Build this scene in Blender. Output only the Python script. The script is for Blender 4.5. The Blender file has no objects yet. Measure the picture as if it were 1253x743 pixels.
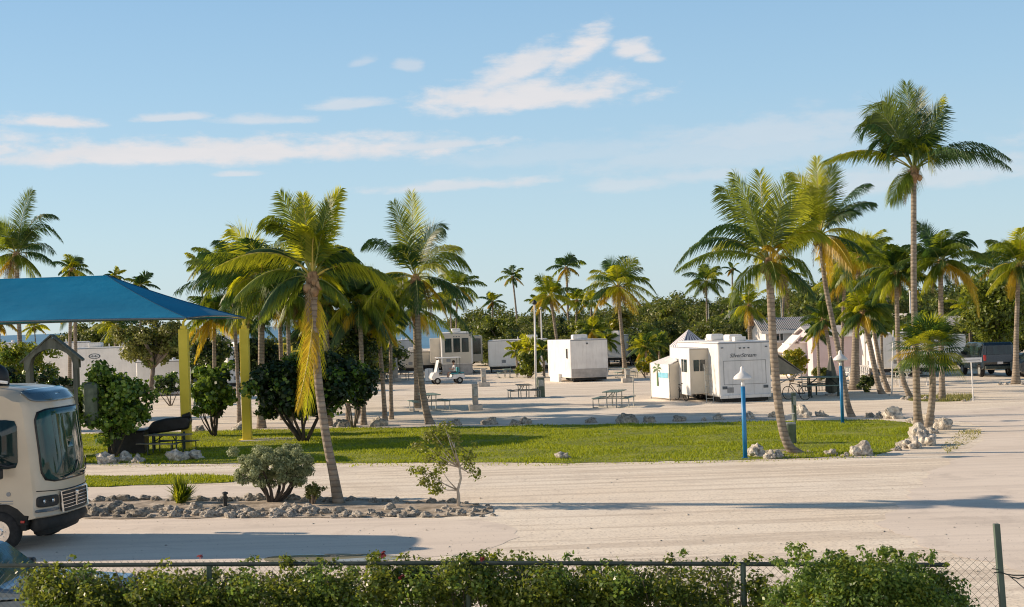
import bpy, bmesh, math, random
import numpy as np
from mathutils import Vector, Matrix
random.seed(7); rng = np.random.default_rng(7)
PI = math.pi
sc = bpy.context.scene
COL = sc.collection
# ------------------------------------------------------------------ camera model
H = 4.5; F = 1740.0; CX, CY = 626.5, 371.5
PITCH = math.radians(0.59); ROLL = math.radians(1.9)
fwd = Vector((0, math.cos(PITCH), math.sin(PITCH)))
u0 = Vector((0, -math.sin(PITCH), math.cos(PITCH))); r0 = Vector((1, 0, 0))
cu = u0 * math.cos(ROLL) + r0 * math.sin(ROLL)
cr = r0 * math.cos(ROLL) - u0 * math.sin(ROLL)
CAM = Vector((0, 0, H))
def ray(px, py): return fwd * F + cr * (px - CX) - cu * (py - CY)
def G(px, py, z=0.0):
    d = ray(px, py); return CAM + d * ((z - H) / d.z)
def P(px, py, Y):
    d = ray(px, py); return CAM + d * (Y / d.y)
def horizon(px): return 389.5 - (px - CX) * math.tan(ROLL)
cam_d = bpy.data.cameras.new('camera'); cam = bpy.data.objects.new('camera', cam_d); COL.objects.link(cam)
cam_d.lens = 50; cam_d.sensor_width = 36; cam_d.clip_end = 20000; cam_d.clip_start = 0.1
m = Matrix((cr, cu, -fwd)).transposed().to_4x4(); m.translation = CAM; cam.matrix_world = m
sc.camera = cam
sc.view_settings.view_transform = 'Standard'; sc.view_settings.look = 'None'; sc.view_settings.exposure = 0
sc.cycles.filter_width = 1.1; sc.cycles.max_bounces = 8; sc.cycles.transparent_max_bounces = 16
# ------------------------------------------------------------------ node helpers
class NT:
    def __init__(s, tree): s.t = tree; s.n = tree.nodes; s.l = tree.links
    def node(s, ty, **kw):
        n = s.n.new(ty)
        for k, v in kw.items(): setattr(n, k, v)
        return n
    def put(s, sock, v):
        if isinstance(v, bpy.types.NodeSocket): s.l.new(v, sock)
        elif v is not None:
            if hasattr(sock.default_value, '__len__') and hasattr(v, '__len__') and len(v) == 3 and len(sock.default_value) == 4: v = (*v, 1)
            sock.default_value = v
    def math(s, op, a, b=None, c=None, clamp=False):
        n = s.node('ShaderNodeMath', operation=op, use_clamp=clamp)
        for i, v in enumerate((a, b, c)):
            if v is not None: s.put(n.inputs[i], v)
        return n.outputs[0]
    def noise(s, vec, scale, detail=4, rough=.55, dist=0):
        n = s.node('ShaderNodeTexNoise'); s.put(n.inputs['Scale'], scale); n.inputs['Detail'].default_value = detail
        n.inputs['Roughness'].default_value = rough; n.inputs['Distortion'].default_value = dist
        if vec is not None: s.l.new(vec, n.inputs['Vector'])
        return n.outputs['Fac']
    def ramp(s, f, stops):
        n = s.node('ShaderNodeValToRGB'); e = n.color_ramp.elements
        while len(e) > 1: e.remove(e[0])
        e[0].position = stops[0][0]; e[0].color = (*stops[0][1], 1)
        for p, c in stops[1:]:
            x = e.new(p); x.color = (*c, 1)
        s.l.new(f, n.inputs[0]); return n.outputs[0]
    def mix(s, f, a, b, mode='MIX'):
        n = s.node('ShaderNodeMix', data_type='RGBA', blend_type=mode)
        s.put(n.inputs[0], f); s.put(n.inputs[6], a); s.put(n.inputs[7], b); return n.outputs[2]
    def mapping(s, vec, scale=(1, 1, 1), rot=(0, 0, 0)):
        n = s.node('ShaderNodeMapping'); s.l.new(vec, n.inputs[0]); n.inputs['Scale'].default_value = scale; n.inputs['Rotation'].default_value = rot
        return n.outputs[0]
def newmat(name):
    m = bpy.data.materials.new(name); m.use_nodes = True; t = NT(m.node_tree); b = t.n['Principled BSDF']
    return m, t, b
def bump(t, b, h, strength=.5, dist=.02):
    n = t.node('ShaderNodeBump'); n.inputs['Strength'].default_value = strength; n.inputs['Distance'].default_value = dist
    t.l.new(h, n.inputs['Height']); t.l.new(n.outputs[0], b.inputs['Normal'])
def vari(name, c1, c2, scale=3, rough=.6, bs=.2, metal=0, detail=5, stretch=(1, 1, 1), coat=0, bdist=.01, lo=.35, hi=.65):
    """surface with soft mottling between two colours"""
    m, t, b = newmat(name); co = t.node('ShaderNodeTexCoord').outputs['Object']
    v = t.mapping(co, stretch); f = t.noise(v, scale, detail)
    t.l.new(t.ramp(f, [(lo, c1), (hi, c2)]), b.inputs['Base Color'])
    b.inputs['Roughness'].default_value = rough; b.inputs['Metallic'].default_value = metal
    if coat: b.inputs['Coat Weight'].default_value = coat
    if bs: bump(t, b, t.noise(v, scale * 4, 4), bs, bdist)
    return m
def leafmat(name, stops, trans, tw=.4, rough=.45, clump=1.2):
    """leaves: each leaf its own shade, with lighter and darker clumps and light coming through"""
    m, t, b = newmat(name); g = t.node('ShaderNodeNewGeometry'); co = t.node('ShaderNodeTexCoord').outputs['Object']
    f = t.math('ADD', t.math('MULTIPLY', g.outputs['Random Per Island'], .6), t.math('MULTIPLY', t.noise(co, clump, 2), .4))
    c = t.ramp(f, stops); t.l.new(c, b.inputs['Base Color']); b.inputs['Roughness'].default_value = rough
    b.inputs['Specular IOR Level'].default_value = .4
    tr = t.node('ShaderNodeBsdfTranslucent'); t.l.new(t.mix(f, tuple(x * .6 for x in trans), trans), tr.inputs[0])
    mx = t.node('ShaderNodeMixShader'); mx.inputs[0].default_value = tw
    t.l.new(b.outputs[0], mx.inputs[1]); t.l.new(tr.outputs[0], mx.inputs[2])
    t.l.new(mx.outputs[0], t.n['Material Output'].inputs[0]); return m
# ------------------------------------------------------------------ materials
M = {}
def mk_ground():
    m, t, b = newmat('gravel_sand'); co = t.node('ShaderNodeTexCoord').outputs['Object']
    big = t.noise(co, .12, 5, .6); mid = t.noise(t.mapping(co, (.25, 1.2, 1)), 1.1, 5, .65); fine = t.noise(co, 14, 3, .7)
    c = t.ramp(big, [(.3, (.90, .78, .62)), (.55, (.95, .86, .72)), (.75, (.96, .89, .77))])
    c = t.mix(t.math('MULTIPLY', t.ramp(mid, [(.48, (0, 0, 0)), (.74, (1, 1, 1))]), .3), c, (.50, .41, .33))
    c = t.mix(t.math('MULTIPLY', t.ramp(fine, [(.50, (0, 0, 0)), (.68, (1, 1, 1))]), .62), c, (.40, .33, .27))
    tk1 = t.noise(t.mapping(co, (.05, 1.7, 1), (0, 0, .06)), 1, 5, .62, 1.2); c = t.mix(t.math('MULTIPLY', t.ramp(tk1, [(.5, (0, 0, 0)), (.58, (1, 1, 1)), (.66, (.2, .2, .2)), (.72, (1, 1, 1))]), .6), c, (.54, .45, .36))
    st = t.noise(co, .35, 6, .7, .6); c = t.mix(t.math('MULTIPLY', t.ramp(st, [(.55, (0, 0, 0)), (.68, (1, 1, 1))]), .5), c, (.58, .50, .42))
    c = t.mix(t.math('MULTIPLY', t.ramp(t.noise(co, 5, 3, .7), [(.52, (0, 0, 0)), (.7, (1, 1, 1))]), .22), c, (.90, .82, .72))
    sp = t.noise(co, 3.3, 2, .8)
    c = t.mix(t.math('MULTIPLY', t.ramp(sp, [(.69, (0, 0, 0)), (.74, (1, 1, 1))]), .6), c, (.2, .17, .14))
    t.l.new(c, b.inputs['Base Color']); b.inputs['Roughness'].default_value = .95; b.inputs['Specular IOR Level'].default_value = .15
    bump(t, b, t.math('ADD', t.math('MULTIPLY', fine, .5), t.math('MULTIPLY', t.noise(co, 3, 4), 1.2)), .35, .03)
    return m
def mk_road():
    m, t, b = newmat('worn_pavement'); co = t.node('ShaderNodeTexCoord').outputs['Object']
    big = t.noise(co, .2, 4, .6); tr = t.noise(t.mapping(co, (.12, 2.2, 1)), 1.0, 4, .6); fine = t.noise(co, 22, 2, .7)
    c = t.ramp(big, [(.3, (.80, .70, .595)), (.7, (.90, .80, .69))])
    c = t.mix(t.math('MULTIPLY', t.ramp(tr, [(.45, (0, 0, 0)), (.7, (1, 1, 1))]), .28), c, (.45, .39, .34))
    c = t.mix(t.math('MULTIPLY', t.ramp(fine, [(.55, (0, 0, 0)), (.75, (1, 1, 1))]), .35), c, (.36, .32, .28))
    t.l.new(c, b.inputs['Base Color']); b.inputs['Roughness'].default_value = .85; b.inputs['Specular IOR Level'].default_value = .2
    st = t.noise(co, .5, 6, .7, .6); c2 = t.mix(t.math('MULTIPLY', t.ramp(st, [(.54, (0, 0, 0)), (.66, (1, 1, 1))]), .32), c, (.42, .36, .31)); t.l.new(c2, b.inputs['Base Color'])
    bump(t, b, fine, .15, .01); return m
M['ground'] = mk_ground(); M['road'] = mk_road()
M['turf'] = vari('lawn_turf', (.14, .18, .012), (.30, .32, .045), .7, .9, .5, bdist=.04, detail=8)
M['soil'] = vari('dark_bed_soil', (.22, .18, .13), (.60, .51, .41), 2, .95, .6, bdist=.04)
M['grass'] = leafmat('grass_blades', [(.2, (.15, .21, .010)), (.5, (.26, .35, .018)), (.85, (.41, .47, .04))], (.55, .58, .02), .4, .6, .35)
M['dry_grass'] = leafmat('dry_grass_blades', [(.2, (.25, .24, .06)), (.5, (.36, .34, .12)), (.85, (.45, .40, .2))], (.4, .4, .1), .3, .6, .5)
M['rock'] = vari('limestone', (.36, .32, .27), (.90, .83, .72), 2.6, .95, 1.0, detail=9, bdist=.08, lo=.36, hi=.6)
M['rock_grey'] = vari('grey_limestone', (.20, .185, .16), (.66, .61, .52), 3.0, .95, 1.0, detail=9, bdist=.07, lo=.36, hi=.62)
M['bark_palm'] = None
def mk_bark():
    m, t, b = newmat('palm_bark'); co = t.node('ShaderNodeTexCoord').outputs['Object']
    w = t.node('ShaderNodeTexWave', wave_type='BANDS', bands_direction='Z'); w.inputs['Scale'].default_value = 2.2; w.inputs['Distortion'].default_value = 1.6; w.inputs['Detail'].default_value = 3
    t.l.new(co, w.inputs[0]); n = t.noise(co, 3.0, 5, .65)
    c = t.ramp(n, [(.3, (.17, .135, .10)), (.7, (.38, .32, .25))])
    c = t.mix(t.math('MULTIPLY', t.ramp(w.outputs['Fac'], [(.0, (1, 1, 1)), (.25, (0, 0, 0))]), .55), c, (.09, .07, .055))
    t.l.new(c, b.inputs['Base Color']); b.inputs['Roughness'].default_value = .9
    bump(t, b, w.outputs['Fac'], .5, .03); return m
M['bark_palm'] = mk_bark()
M['bark'] = vari('grey_brown_bark', (.10, .075, .055), (.26, .21, .16), 5, .9, .8, stretch=(1, 1, .25), bdist=.03)
M['bark_dark'] = vari('dark_bark', (.035, .03, .025), (.09, .07, .055), 5, .9, .8, stretch=(1, 1, .25), bdist=.03)
M['bark_pale'] = vari('pale_bark', (.45, .38, .3), (.65, .56, .46), 5, .9, .4, stretch=(1, 1, .25))
M['fibre'] = vari('palm_fibre', (.16, .09, .045), (.46, .30, .16), 6, .95, .8, stretch=(1, 1, .4))
M['fr_green'] = leafmat('frond_green', [(.15, (.03, .06, .01)), (.5, (.065, .12, .016)), (.85, (.15, .21, .028))], (.46, .56, .03), .38)
M['fr_deep'] = leafmat('frond_deep_green', [(.15, (.02, .052, .018)), (.5, (.04, .09, .028)), (.85, (.08, .145, .035))], (.12, .25, .03), .28)
M['fr_lime'] = leafmat('frond_yellow_green', [(.15, (.13, .17, .012)), (.5, (.24, .28, .02)), (.85, (.36, .37, .03))], (.80, .80, .03), .5)
M['fr_yellow'] = leafmat('frond_yellow', [(.15, (.24, .17, .015)), (.5, (.40, .29, .025)), (.85, (.52, .36, .04))], (.85, .60, .03), .5)
M['fr_dead'] = leafmat('dry_brown_frond', [(.15, (.13, .08, .035)), (.5, (.24, .16, .08)), (.85, (.34, .24, .13))], (.3, .2, .08), .25)
M['rachis'] = vari('frond_rib', (.16, .2, .04), (.34, .34, .10), 3, .5, 0)
M['rachis_y'] = vari('yellow_frond_rib', (.5, .38, .06), (.62, .48, .12), 3, .5, 0)
M['lf_mangrove'] = leafmat('mangrove_leaves', [(.15, (.03, .055, .014)), (.5, (.09, .13, .026)), (.85, (.24, .28, .055))], (.36, .42, .05), .26, .45, .5)
M['lf_olive'] = leafmat('olive_leaves', [(.15, (.08, .09, .025)), (.5, (.17, .18, .05)), (.85, (.31, .31, .10))], (.4, .42, .07), .3, .45, .9)
M['lf_grape'] = leafmat('sea_grape_leaves', [(.15, (.03, .065, .014)), (.5, (.10, .19, .028)), (.85, (.34, .44, .08))], (.38, .55, .05), .24, .25, .9)
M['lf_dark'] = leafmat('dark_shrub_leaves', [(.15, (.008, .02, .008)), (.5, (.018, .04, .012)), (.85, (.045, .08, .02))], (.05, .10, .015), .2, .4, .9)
M['lf_hedge'] = leafmat('hedge_leaves', [(.1, (.010, .026, .007)), (.45, (.04, .07, .013)), (.75, (.13, .17, .028)), (.92, (.32, .34, .08))], (.4, .46, .05), .35, .4, 2.5)
M['lf_clip'] = leafmat('clipped_shrub_leaves', [(.1, (.03, .07, .018)), (.45, (.10, .17, .035)), (.75, (.22, .31, .06)), (.95, (.42, .50, .15))], (.32, .48, .06), .35, .35, 2)
M['lf_silver'] = leafmat('silver_green_leaves', [(.1, (.14, .18, .085)), (.5, (.30, .35, .18)), (.9, (.52, .56, .34))], (.5, .55, .28), .3, .6, 2.5)
M['lf_croton'] = leafmat('croton_leaves', [(.1, (.12, .15, .01)), (.5, (.32, .32, .02)), (.9, (.55, .42, .03))], (.7, .62, .03), .4, .4, 2)
M['lf_lime'] = leafmat('lime_shrub_leaves', [(.1, (.06, .09, .012)), (.5, (.14, .19, .02)), (.9, (.28, .30, .04))], (.45, .5, .04), .4, .4, 1.2)
M['blossom'] = vari('crimson_blossom', (.20, .02, .025), (.32, .05, .05), 6, .6, 0)
M['white_paint'] = vari('white_coach_paint', (.72, .71, .69), (.80, .79, .77), .9, .4, .0, coat=.2)
M['white_dirty'] = vari('weathered_white_paint', (.60, .59, .58), (.78, .77, .76), 1.2, .55, .03, detail=7)
M['rear_grey'] = vari('grey_white_gelcoat', (.50, .53, .56), (.62, .64, .66), 1.4, .5, .02, detail=6)
M['cream'] = vari('cream_coach_paint', (.52, .445, .335), (.60, .52, .40), .8, .35, 0, coat=.5)
M['tan'] = vari('tan_panel', (.58, .53, .44), (.66, .60, .50), 1.2, .5, 0)
M['lowgrey'] = vari('mud_grey_band', (.35, .33, .31), (.5, .47, .44), 2.5, .8, .05)
M['rubber'] = vari('tyre_rubber', (.012, .012, .013), (.03, .03, .03), 8, .85, .2)
M['black'] = vari('black_plastic', (.008, .009, .01), (.02, .022, .024), 5, .5, .03)
M['under'] = vari('underbody', (.01, .012, .012), (.03, .03, .03), 4, .8, .1)
M['chrome'] = vari('chrome', (.6, .6, .6), (.8, .8, .8), 5, .15, 0, metal=1)
M['galv'] = vari('galvanised_steel', (.26, .28, .27), (.42, .43, .41), 8, .5, .05, metal=.6)
M['galv_dark'] = vari('dark_fence_steel', (.02, .035, .032), (.05, .07, .06), 8, .6, .05)
M['post_green'] = vari('green_fence_post', (.05, .085, .065), (.10, .14, .11), 10, .6, .1, stretch=(1, 1, .2))
M['canopy'] = vari('blue_shade_cloth', (.0, .21, .38), (.004, .27, .47), .5, .95, .4, bdist=.05, stretch=(.5, 1, 1))
M['canopy_seam'] = vari('dark_blue_webbing', (.0, .08, .18), (.002, .11, .22), 2, .9, 0)
M['yellow'] = vari('yellow_post_paint', (.74, .57, .04), (.84, .66, .06), 1.5, .5, .05)
M['blue_post'] = vari('blue_post_paint', (.01, .16, .38), (.02, .22, .48), 3, .4, .02)
M['concrete'] = vari('concrete', (.38, .35, .31), (.58, .54, .48), 3, .95, .4, detail=8)
M['wood_grey'] = vari('weathered_grey_wood', (.07, .08, .07), (.15, .16, .13), 4, .9, .4, stretch=(1, 1, .15))
M['wood'] = vari('weathered_table_wood', (.16, .15, .12), (.32, .29, .23), 4, .85, .3, stretch=(.3, 1, 1))
M['green_top'] = vari('dull_green_table_paint', (.12, .19, .15), (.22, .30, .25), 4, .6, .05)
M['pink'] = vari('pink_stucco', (.60, .49, .52), (.66, .55, .58), 1.5, .9, .15)
M['stucco'] = vari('white_stucco', (.72, .68, .64), (.80, .77, .73), 1.5, .9, .15)
M['van'] = vari('dark_blue_grey_van_paint', (.012, .02, .027), (.022, .034, .044), 1.5, .25, 0, coat=.8)
M['silver'] = vari('silver_blue_car_paint', (.10, .15, .19), (.15, .21, .26), 1.5, .25, 0, metal=.3, coat=.8)
M['light'] = vari('tail_light_red', (.4, .02, .02), (.5, .04, .03), 5, .3, 0)
M['awning'] = vari('olive_grey_awning', (.15, .15, .12), (.24, .23, .19), 2, .85, .1)
M['shade_white'] = vari('white_lamp_shade', (.7, .7, .7), (.8, .8, .8), 4, .5, 0)
M['bin'] = vari('grey_green_bin', (.08, .11, .08), (.14, .18, .13), 4, .7, .1)
M['skin'] = vari('skin', (.35, .2, .14), (.45, .28, .2), 8, .6, 0)
M['shirt_white'] = vari('white_cotton', (.68, .68, .66), (.78, .78, .76), 8, .9, .1)
M['shorts'] = vari('dark_cotton', (.03, .04, .07), (.06, .07, .10), 8, .9, .1)
M['hair'] = vari('dark_hair', (.02, .015, .01), (.05, .035, .02), 20, .7, .2)
M['teal'] = vari('teal_plastic_seat', (.05, .25, .28), (.08, .33, .36), 4, .5, 0)
M['letter'] = vari('dark_slate_lettering', (.05, .07, .09), (.09, .11, .13), 8, .5, 0)
M['mural'] = vari('mural_paint_green', (.05, .12, .05), (.12, .2, .06), 8, .8, 0)
M['mural_blue'] = vari('mural_paint_blue', (.15, .45, .6), (.25, .55, .7), 4, .8, 0)
M['line'] = vari('panel_seam', (.22, .23, .24), (.30, .31, .32), 5, .7, 0)
def mk_streak(name, c1, c2, st, rough=.5):
    m, t, b = newmat(name); co = t.node('ShaderNodeTexCoord').outputs['Object']; n = t.noise(co, 1.2, 5); c = t.ramp(n, [(.35, c1), (.65, c2)])
    v = t.noise(t.mapping(co, (5, 5, .35)), 1.5, 4, .7); c = t.mix(t.math('MULTIPLY', t.ramp(v, [(.52, (0, 0, 0)), (.75, (1, 1, 1))]), .5), c, st)
    t.l.new(c, b.inputs['Base Color']); b.inputs['Roughness'].default_value = rough; bump(t, b, t.noise(t.mapping(co, (1, 1, .3)), 2, 3), .08, .02); return m
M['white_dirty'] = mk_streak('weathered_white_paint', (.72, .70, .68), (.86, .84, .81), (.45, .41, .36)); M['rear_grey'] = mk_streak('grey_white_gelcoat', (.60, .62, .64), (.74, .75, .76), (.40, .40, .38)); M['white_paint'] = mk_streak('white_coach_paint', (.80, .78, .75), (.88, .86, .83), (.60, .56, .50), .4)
def mk_glass(name, c, rough=.05, tint=(.02, .05, .05)):
    m, t, b = newmat(name); co = t.node('ShaderNodeTexCoord').outputs['Object']
    t.l.new(t.ramp(t.noise(t.mapping(co, (3, 3, .6)), 1.3, 3), [(.35, c), (.7, tint)]), b.inputs['Base Color'])
    b.inputs['Roughness'].default_value = rough; b.inputs['Specular IOR Level'].default_value = .55; b.inputs['Coat Weight'].default_value = .25; b.inputs['Coat Roughness'].default_value = .03
    return m
M['glass'] = mk_glass('dark_window_glass', (.008, .015, .018)); M['windshield'] = mk_glass('windshield_glass', (.006, .028, .026), .04, (.015, .085, .075))
M['carglass'] = mk_glass('car_glass', (.02, .08, .11), .05, (.04, .15, .19))
M['capblue'] = vari('blue_black_cap', (.03, .06, .09), (.06, .11, .16), 2, .15, 0, coat=1)
def mk_corr():
    m, t, b = newmat('corrugated_roof'); co = t.node('ShaderNodeTexCoord').outputs['Object']
    w = t.node('ShaderNodeTexWave', wave_type='BANDS', bands_direction='X'); w.inputs['Scale'].default_value = 2.2; t.l.new(co, w.inputs[0])
    t.l.new(t.ramp(w.outputs['Fac'], [(.2, (.16, .16, .17)), (.8, (.46, .45, .44))]), b.inputs['Base Color'])
    b.inputs['Roughness'].default_value = .6; bump(t, b, w.outputs['Fac'], 1, .05); return m
M['corr'] = mk_corr()
M['shingle'] = vari('tan_shingle', (.25, .19, .14), (.42, .33, .26), 5, .95, .4)
M['roofgrey'] = vari('pale_grey_roof', (.45, .43, .42), (.58, .56, .54), 2, .8, .1)
def mk_stripe():
    m, t, b = newmat('striped_tent_canvas'); co = t.node('ShaderNodeTexCoord').outputs['Object']
    s = t.node('ShaderNodeSeparateXYZ'); t.l.new(co, s.inputs[0])
    a = t.math('ARCTAN2', s.outputs[1], s.outputs[0]); f = t.math('GREATER_THAN', t.math('SINE', t.math('MULTIPLY', a, 22)), 0.1)
    t.l.new(t.mix(f, (.78, .76, .76), (.16, .15, .22)), b.inputs['Base Color']); b.inputs['Roughness'].default_value = .8; return m
M['stripe'] = mk_stripe()
def mk_water(name, c1, c2, rough):
    m, t, b = newmat(name); co = t.node('ShaderNodeTexCoord').outputs['Object']
    t.l.new(t.ramp(t.noise(t.mapping(co, (.004, .02, 1)), 1, 4), [(.3, c1), (.7, c2)]), b.inputs['Base Color'])
    b.inputs['Roughness'].default_value = rough; b.inputs['Specular IOR Level'].default_value = .3
    bump(t, b, t.noise(t.mapping(co, (.3, 1, 1)), 1, 3), .4, .2); return m
M['sea'] = mk_water('sea_water', (.10, .24, .37), (.15, .31, .44), .5)
M['puddle'] = mk_water('puddle_water', (.35, .33, .24), (.5, .48, .38), .06)
# ------------------------------------------------------------------ mesh helpers
def tag(o, label=None, cat=None, group=None, kind=None):
    if label: o['label'] = label
    if cat: o['category'] = cat
    if group: o['group'] = group
    if kind: o['kind'] = kind
    return o
def empty(name, loc, rz=0, label=None, cat=None, group=None):
    o = bpy.data.objects.new(name, None); COL.objects.link(o); o.location = loc; o.rotation_euler = (0, 0, rz)
    o.empty_display_size = .2
    return tag(o, label, cat, group)
class MB:
    def __init__(s): s.v = []; s.f = []; s.m = []
    def add(s, vs, fs, mi=0):
        b = len(s.v); s.v.extend([tuple(x) for x in vs]); s.f.extend([tuple(i + b for i in f) for f in fs]); s.m.extend([mi] * len(fs)); return s
    def box(s, x0, x1, y0, y1, z0, z1, mi=0, mat=None):
        vs = [Vector((x, y, z)) for z in (z0, z1) for y in (y0, y1) for x in (x0, x1)]
        if mat: vs = [mat @ v for v in vs]
        return s.add(vs, [(0, 2, 3, 1), (4, 5, 7, 6), (0, 1, 5, 4), (2, 6, 7, 3), (0, 4, 6, 2), (1, 3, 7, 5)], mi)
    def tube(s, pts, rad, n=8, mi=0, caps=True):
        pts = [Vector(p) for p in pts]
        if not hasattr(rad, '__len__'): rad = [rad] * len(pts)
        vs = []; prev = None
        for i, p in enumerate(pts):
            t = (pts[min(i + 1, len(pts) - 1)] - pts[max(i - 1, 0)]).normalized()
            a = prev if prev is not None else (Vector((0, 0, 1)) if abs(t.z) < .9 else Vector((1, 0, 0)))
            a = (a - t * a.dot(t)).normalized(); b = t.cross(a); prev = a
            for k in range(n):
                th = 2 * PI * k / n; vs.append(p + (a * math.cos(th) + b * math.sin(th)) * rad[i])
        fs = [(i * n + k, i * n + (k + 1) % n, (i + 1) * n + (k + 1) % n, (i + 1) * n + k) for i in range(len(pts) - 1) for k in range(n)]
        if caps: fs += [tuple(range(n))[::-1], tuple(range((len(pts) - 1) * n, len(pts) * n))]
        return s.add(vs, fs, mi)
    def lathe(s, prof, n=20, c=(0, 0, 0), mi=0):
        vs = [(c[0] + r * math.cos(2 * PI * k / n), c[1] + r * math.sin(2 * PI * k / n), c[2] + z) for r, z in prof for k in range(n)]
        fs = [(i * n + k, i * n + (k + 1) % n, (i + 1) * n + (k + 1) % n, (i + 1) * n + k) for i in range(len(prof) - 1) for k in range(n)]
        fs += [tuple(range(n))[::-1], tuple(range((len(prof) - 1) * n, len(prof) * n))]
        return s.add(vs, fs, mi)
    def wheel(s, x, y, z, r, w, n=24, mi=0):   # axle along y
        pr = [(r * .55, -w / 2), (r * .93, -w / 2), (r, -w * .3), (r, w * .3), (r * .93, w / 2), (r * .55, w / 2)]
        vs = [(x + q * math.cos(2 * PI * k / n), y + d, z + q * math.sin(2 * PI * k / n)) for q, d in pr for k in range(n)]
        fs = [(i * n + k, (i + 1) * n + k, (i + 1) * n + (k + 1) % n, i * n + (k + 1) % n) for i in range(len(pr) - 1) for k in range(n)]
        return s.add(vs, fs, mi)
    def disc(s, x, y, z, r, w, n=20, mi=0):
        vs = [(x + q * math.cos(2 * PI * k / n), y + d, z + q * math.sin(2 * PI * k / n)) for q, d in ((r, -w / 2), (r, w / 2)) for k in range(n)]
        fs = [(k, n + k, n + (k + 1) % n, (k + 1) % n) for k in range(n)] + [tuple(range(n)), tuple(range(n, 2 * n))[::-1]]
        return s.add(vs, fs, mi)
    def prism(s, prof, y0, y1, mi=0):          # profile in x,z extruded along y
        n = len(prof); vs = [(x, y0, z) for x, z in prof] + [(x, y1, z) for x, z in prof]
        fs = [(i, (i + 1) % n, n + (i + 1) % n, n + i) for i in range(n)] + [tuple(range(n))[::-1], tuple(range(n, 2 * n))]
        return s.add(vs, fs, mi)
    def build(s, name, mats, parent=None, bevel=0, smooth=False, loc=None, rz=0, seg=2):
        me = bpy.data.meshes.new(name); me.from_pydata(s.v, [], s.f)
        if not isinstance(mats, (list, tuple)): mats = [mats]
        for q in mats: me.materials.append(q)
        if len(mats) > 1: me.polygons.foreach_set('material_index', s.m)
        if smooth: me.polygons.foreach_set('use_smooth', [True] * len(me.polygons))
        me.update(); o = bpy.data.objects.new(name, me); COL.objects.link(o)
        if parent: o.parent = parent
        if loc is not None: o.location = loc
        if rz: o.rotation_euler.z = rz
        if bevel:
            b = o.modifiers.new('bevel', 'BEVEL'); b.width = bevel; b.segments = seg; b.limit_method = 'ANGLE'; b.angle_limit = .6
        return o
def box(name, mat, parent, x0, x1, y0, y1, z0, z1, bevel=0): return MB().box(x0, x1, y0, y1, z0, z1).build(name, mat, parent, bevel)
def dup(root, loc, rz=None, label=None, group=None, scale=None):
    r = root.copy(); COL.objects.link(r); r.location = loc
    if rz is not None: r.rotation_euler = (0, 0, rz)
    if scale is not None: r.scale = (scale,) * 3 if not hasattr(scale, '__len__') else scale
    if label: r['label'] = label
    if group: r['group'] = group
    for ch in list(root.children):
        c = ch.copy(); COL.objects.link(c); c.parent = r
        for g in ch.children:
            d = g.copy(); COL.objects.link(d); d.parent = c
    return r
# ------------------------------------------------------------------ leaves
def leaf_mesh(name, mats, parent, centers, dens_r, n, size, up=.35, outward=None, weights=None, aspect=.55, seed=0):
    """n small folded leaves gathered in clumps around centers"""
    g = np.random.default_rng(seed + 11); C_ = np.asarray(centers, float); k = len(C_)
    ra = np.asarray(dens_r if hasattr(dens_r, '__len__') else [dens_r] * k, float); pw = ra ** 2; idx = g.choice(k, n, p=pw / pw.sum()); rr = ra[idx]
    d = g.normal(size=(n, 3)); d /= np.linalg.norm(d, axis=1)[:, None]
    rad = rr * g.random(n) ** .45; pos = C_[idx] + d * rad[:, None] * np.array([1, 1, .8])
    nrm = d * .8 + g.normal(size=(n, 3)) * .55 + np.array([0, 0, up]); nrm /= np.linalg.norm(nrm, axis=1)[:, None]
    t = g.normal(size=(n, 3)); t -= nrm * (t * nrm).sum(1)[:, None]; t /= np.linalg.norm(t, axis=1)[:, None]
    b = np.cross(nrm, t); L = (size * (.6 + .8 * g.random(n)))[:, None]; W = L * aspect * .5
    v = np.stack([pos - t * L * .5, pos + b * W + nrm * L * .08, pos + t * L * .5, pos - b * W + nrm * L * .08], 1).reshape(-1, 3)
    me = bpy.data.meshes.new(name); me.vertices.add(4 * n); me.vertices.foreach_set('co', v.ravel())
    me.loops.add(4 * n); me.loops.foreach_set('vertex_index', np.arange(4 * n)); me.polygons.add(n)
    me.polygons.foreach_set('loop_start', np.arange(n) * 4); me.polygons.foreach_set('loop_total', np.full(n, 4))
    if not isinstance(mats, (list, tuple)): mats = [mats]
    for q in mats: me.materials.append(q)
    if len(mats) > 1:
        w = np.asarray(weights or [1] * len(mats), float); w /= w.sum()
        cl = g.choice(len(mats), k, p=w); mi = np.where(g.random(n) < .75, cl[idx], g.choice(len(mats), n, p=w))
        me.polygons.foreach_set('material_index', mi)
    me.update(calc_edges=True); me.validate(); o = bpy.data.objects.new(name, me); COL.objects.link(o)
    if parent: o.parent = parent
    return o
def clumps(cx, cy, cz, rx, ry, rz, n, seed, shell=.55, flat=-1.0):
    g = np.random.default_rng(seed); out = []
    while len(out) < n:
        d = g.normal(size=3); d /= np.linalg.norm(d)
        if d[2] < flat: continue
        r = shell + (1 - shell) * g.random(); r *= 1 + .18 * math.sin(d[0] * 5 + seed) * math.cos(d[1] * 4 + d[2] * 3)
        out.append((cx + d[0] * rx * r, cy + d[1] * ry * r, cz + d[2] * rz * r))
    return out
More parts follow.
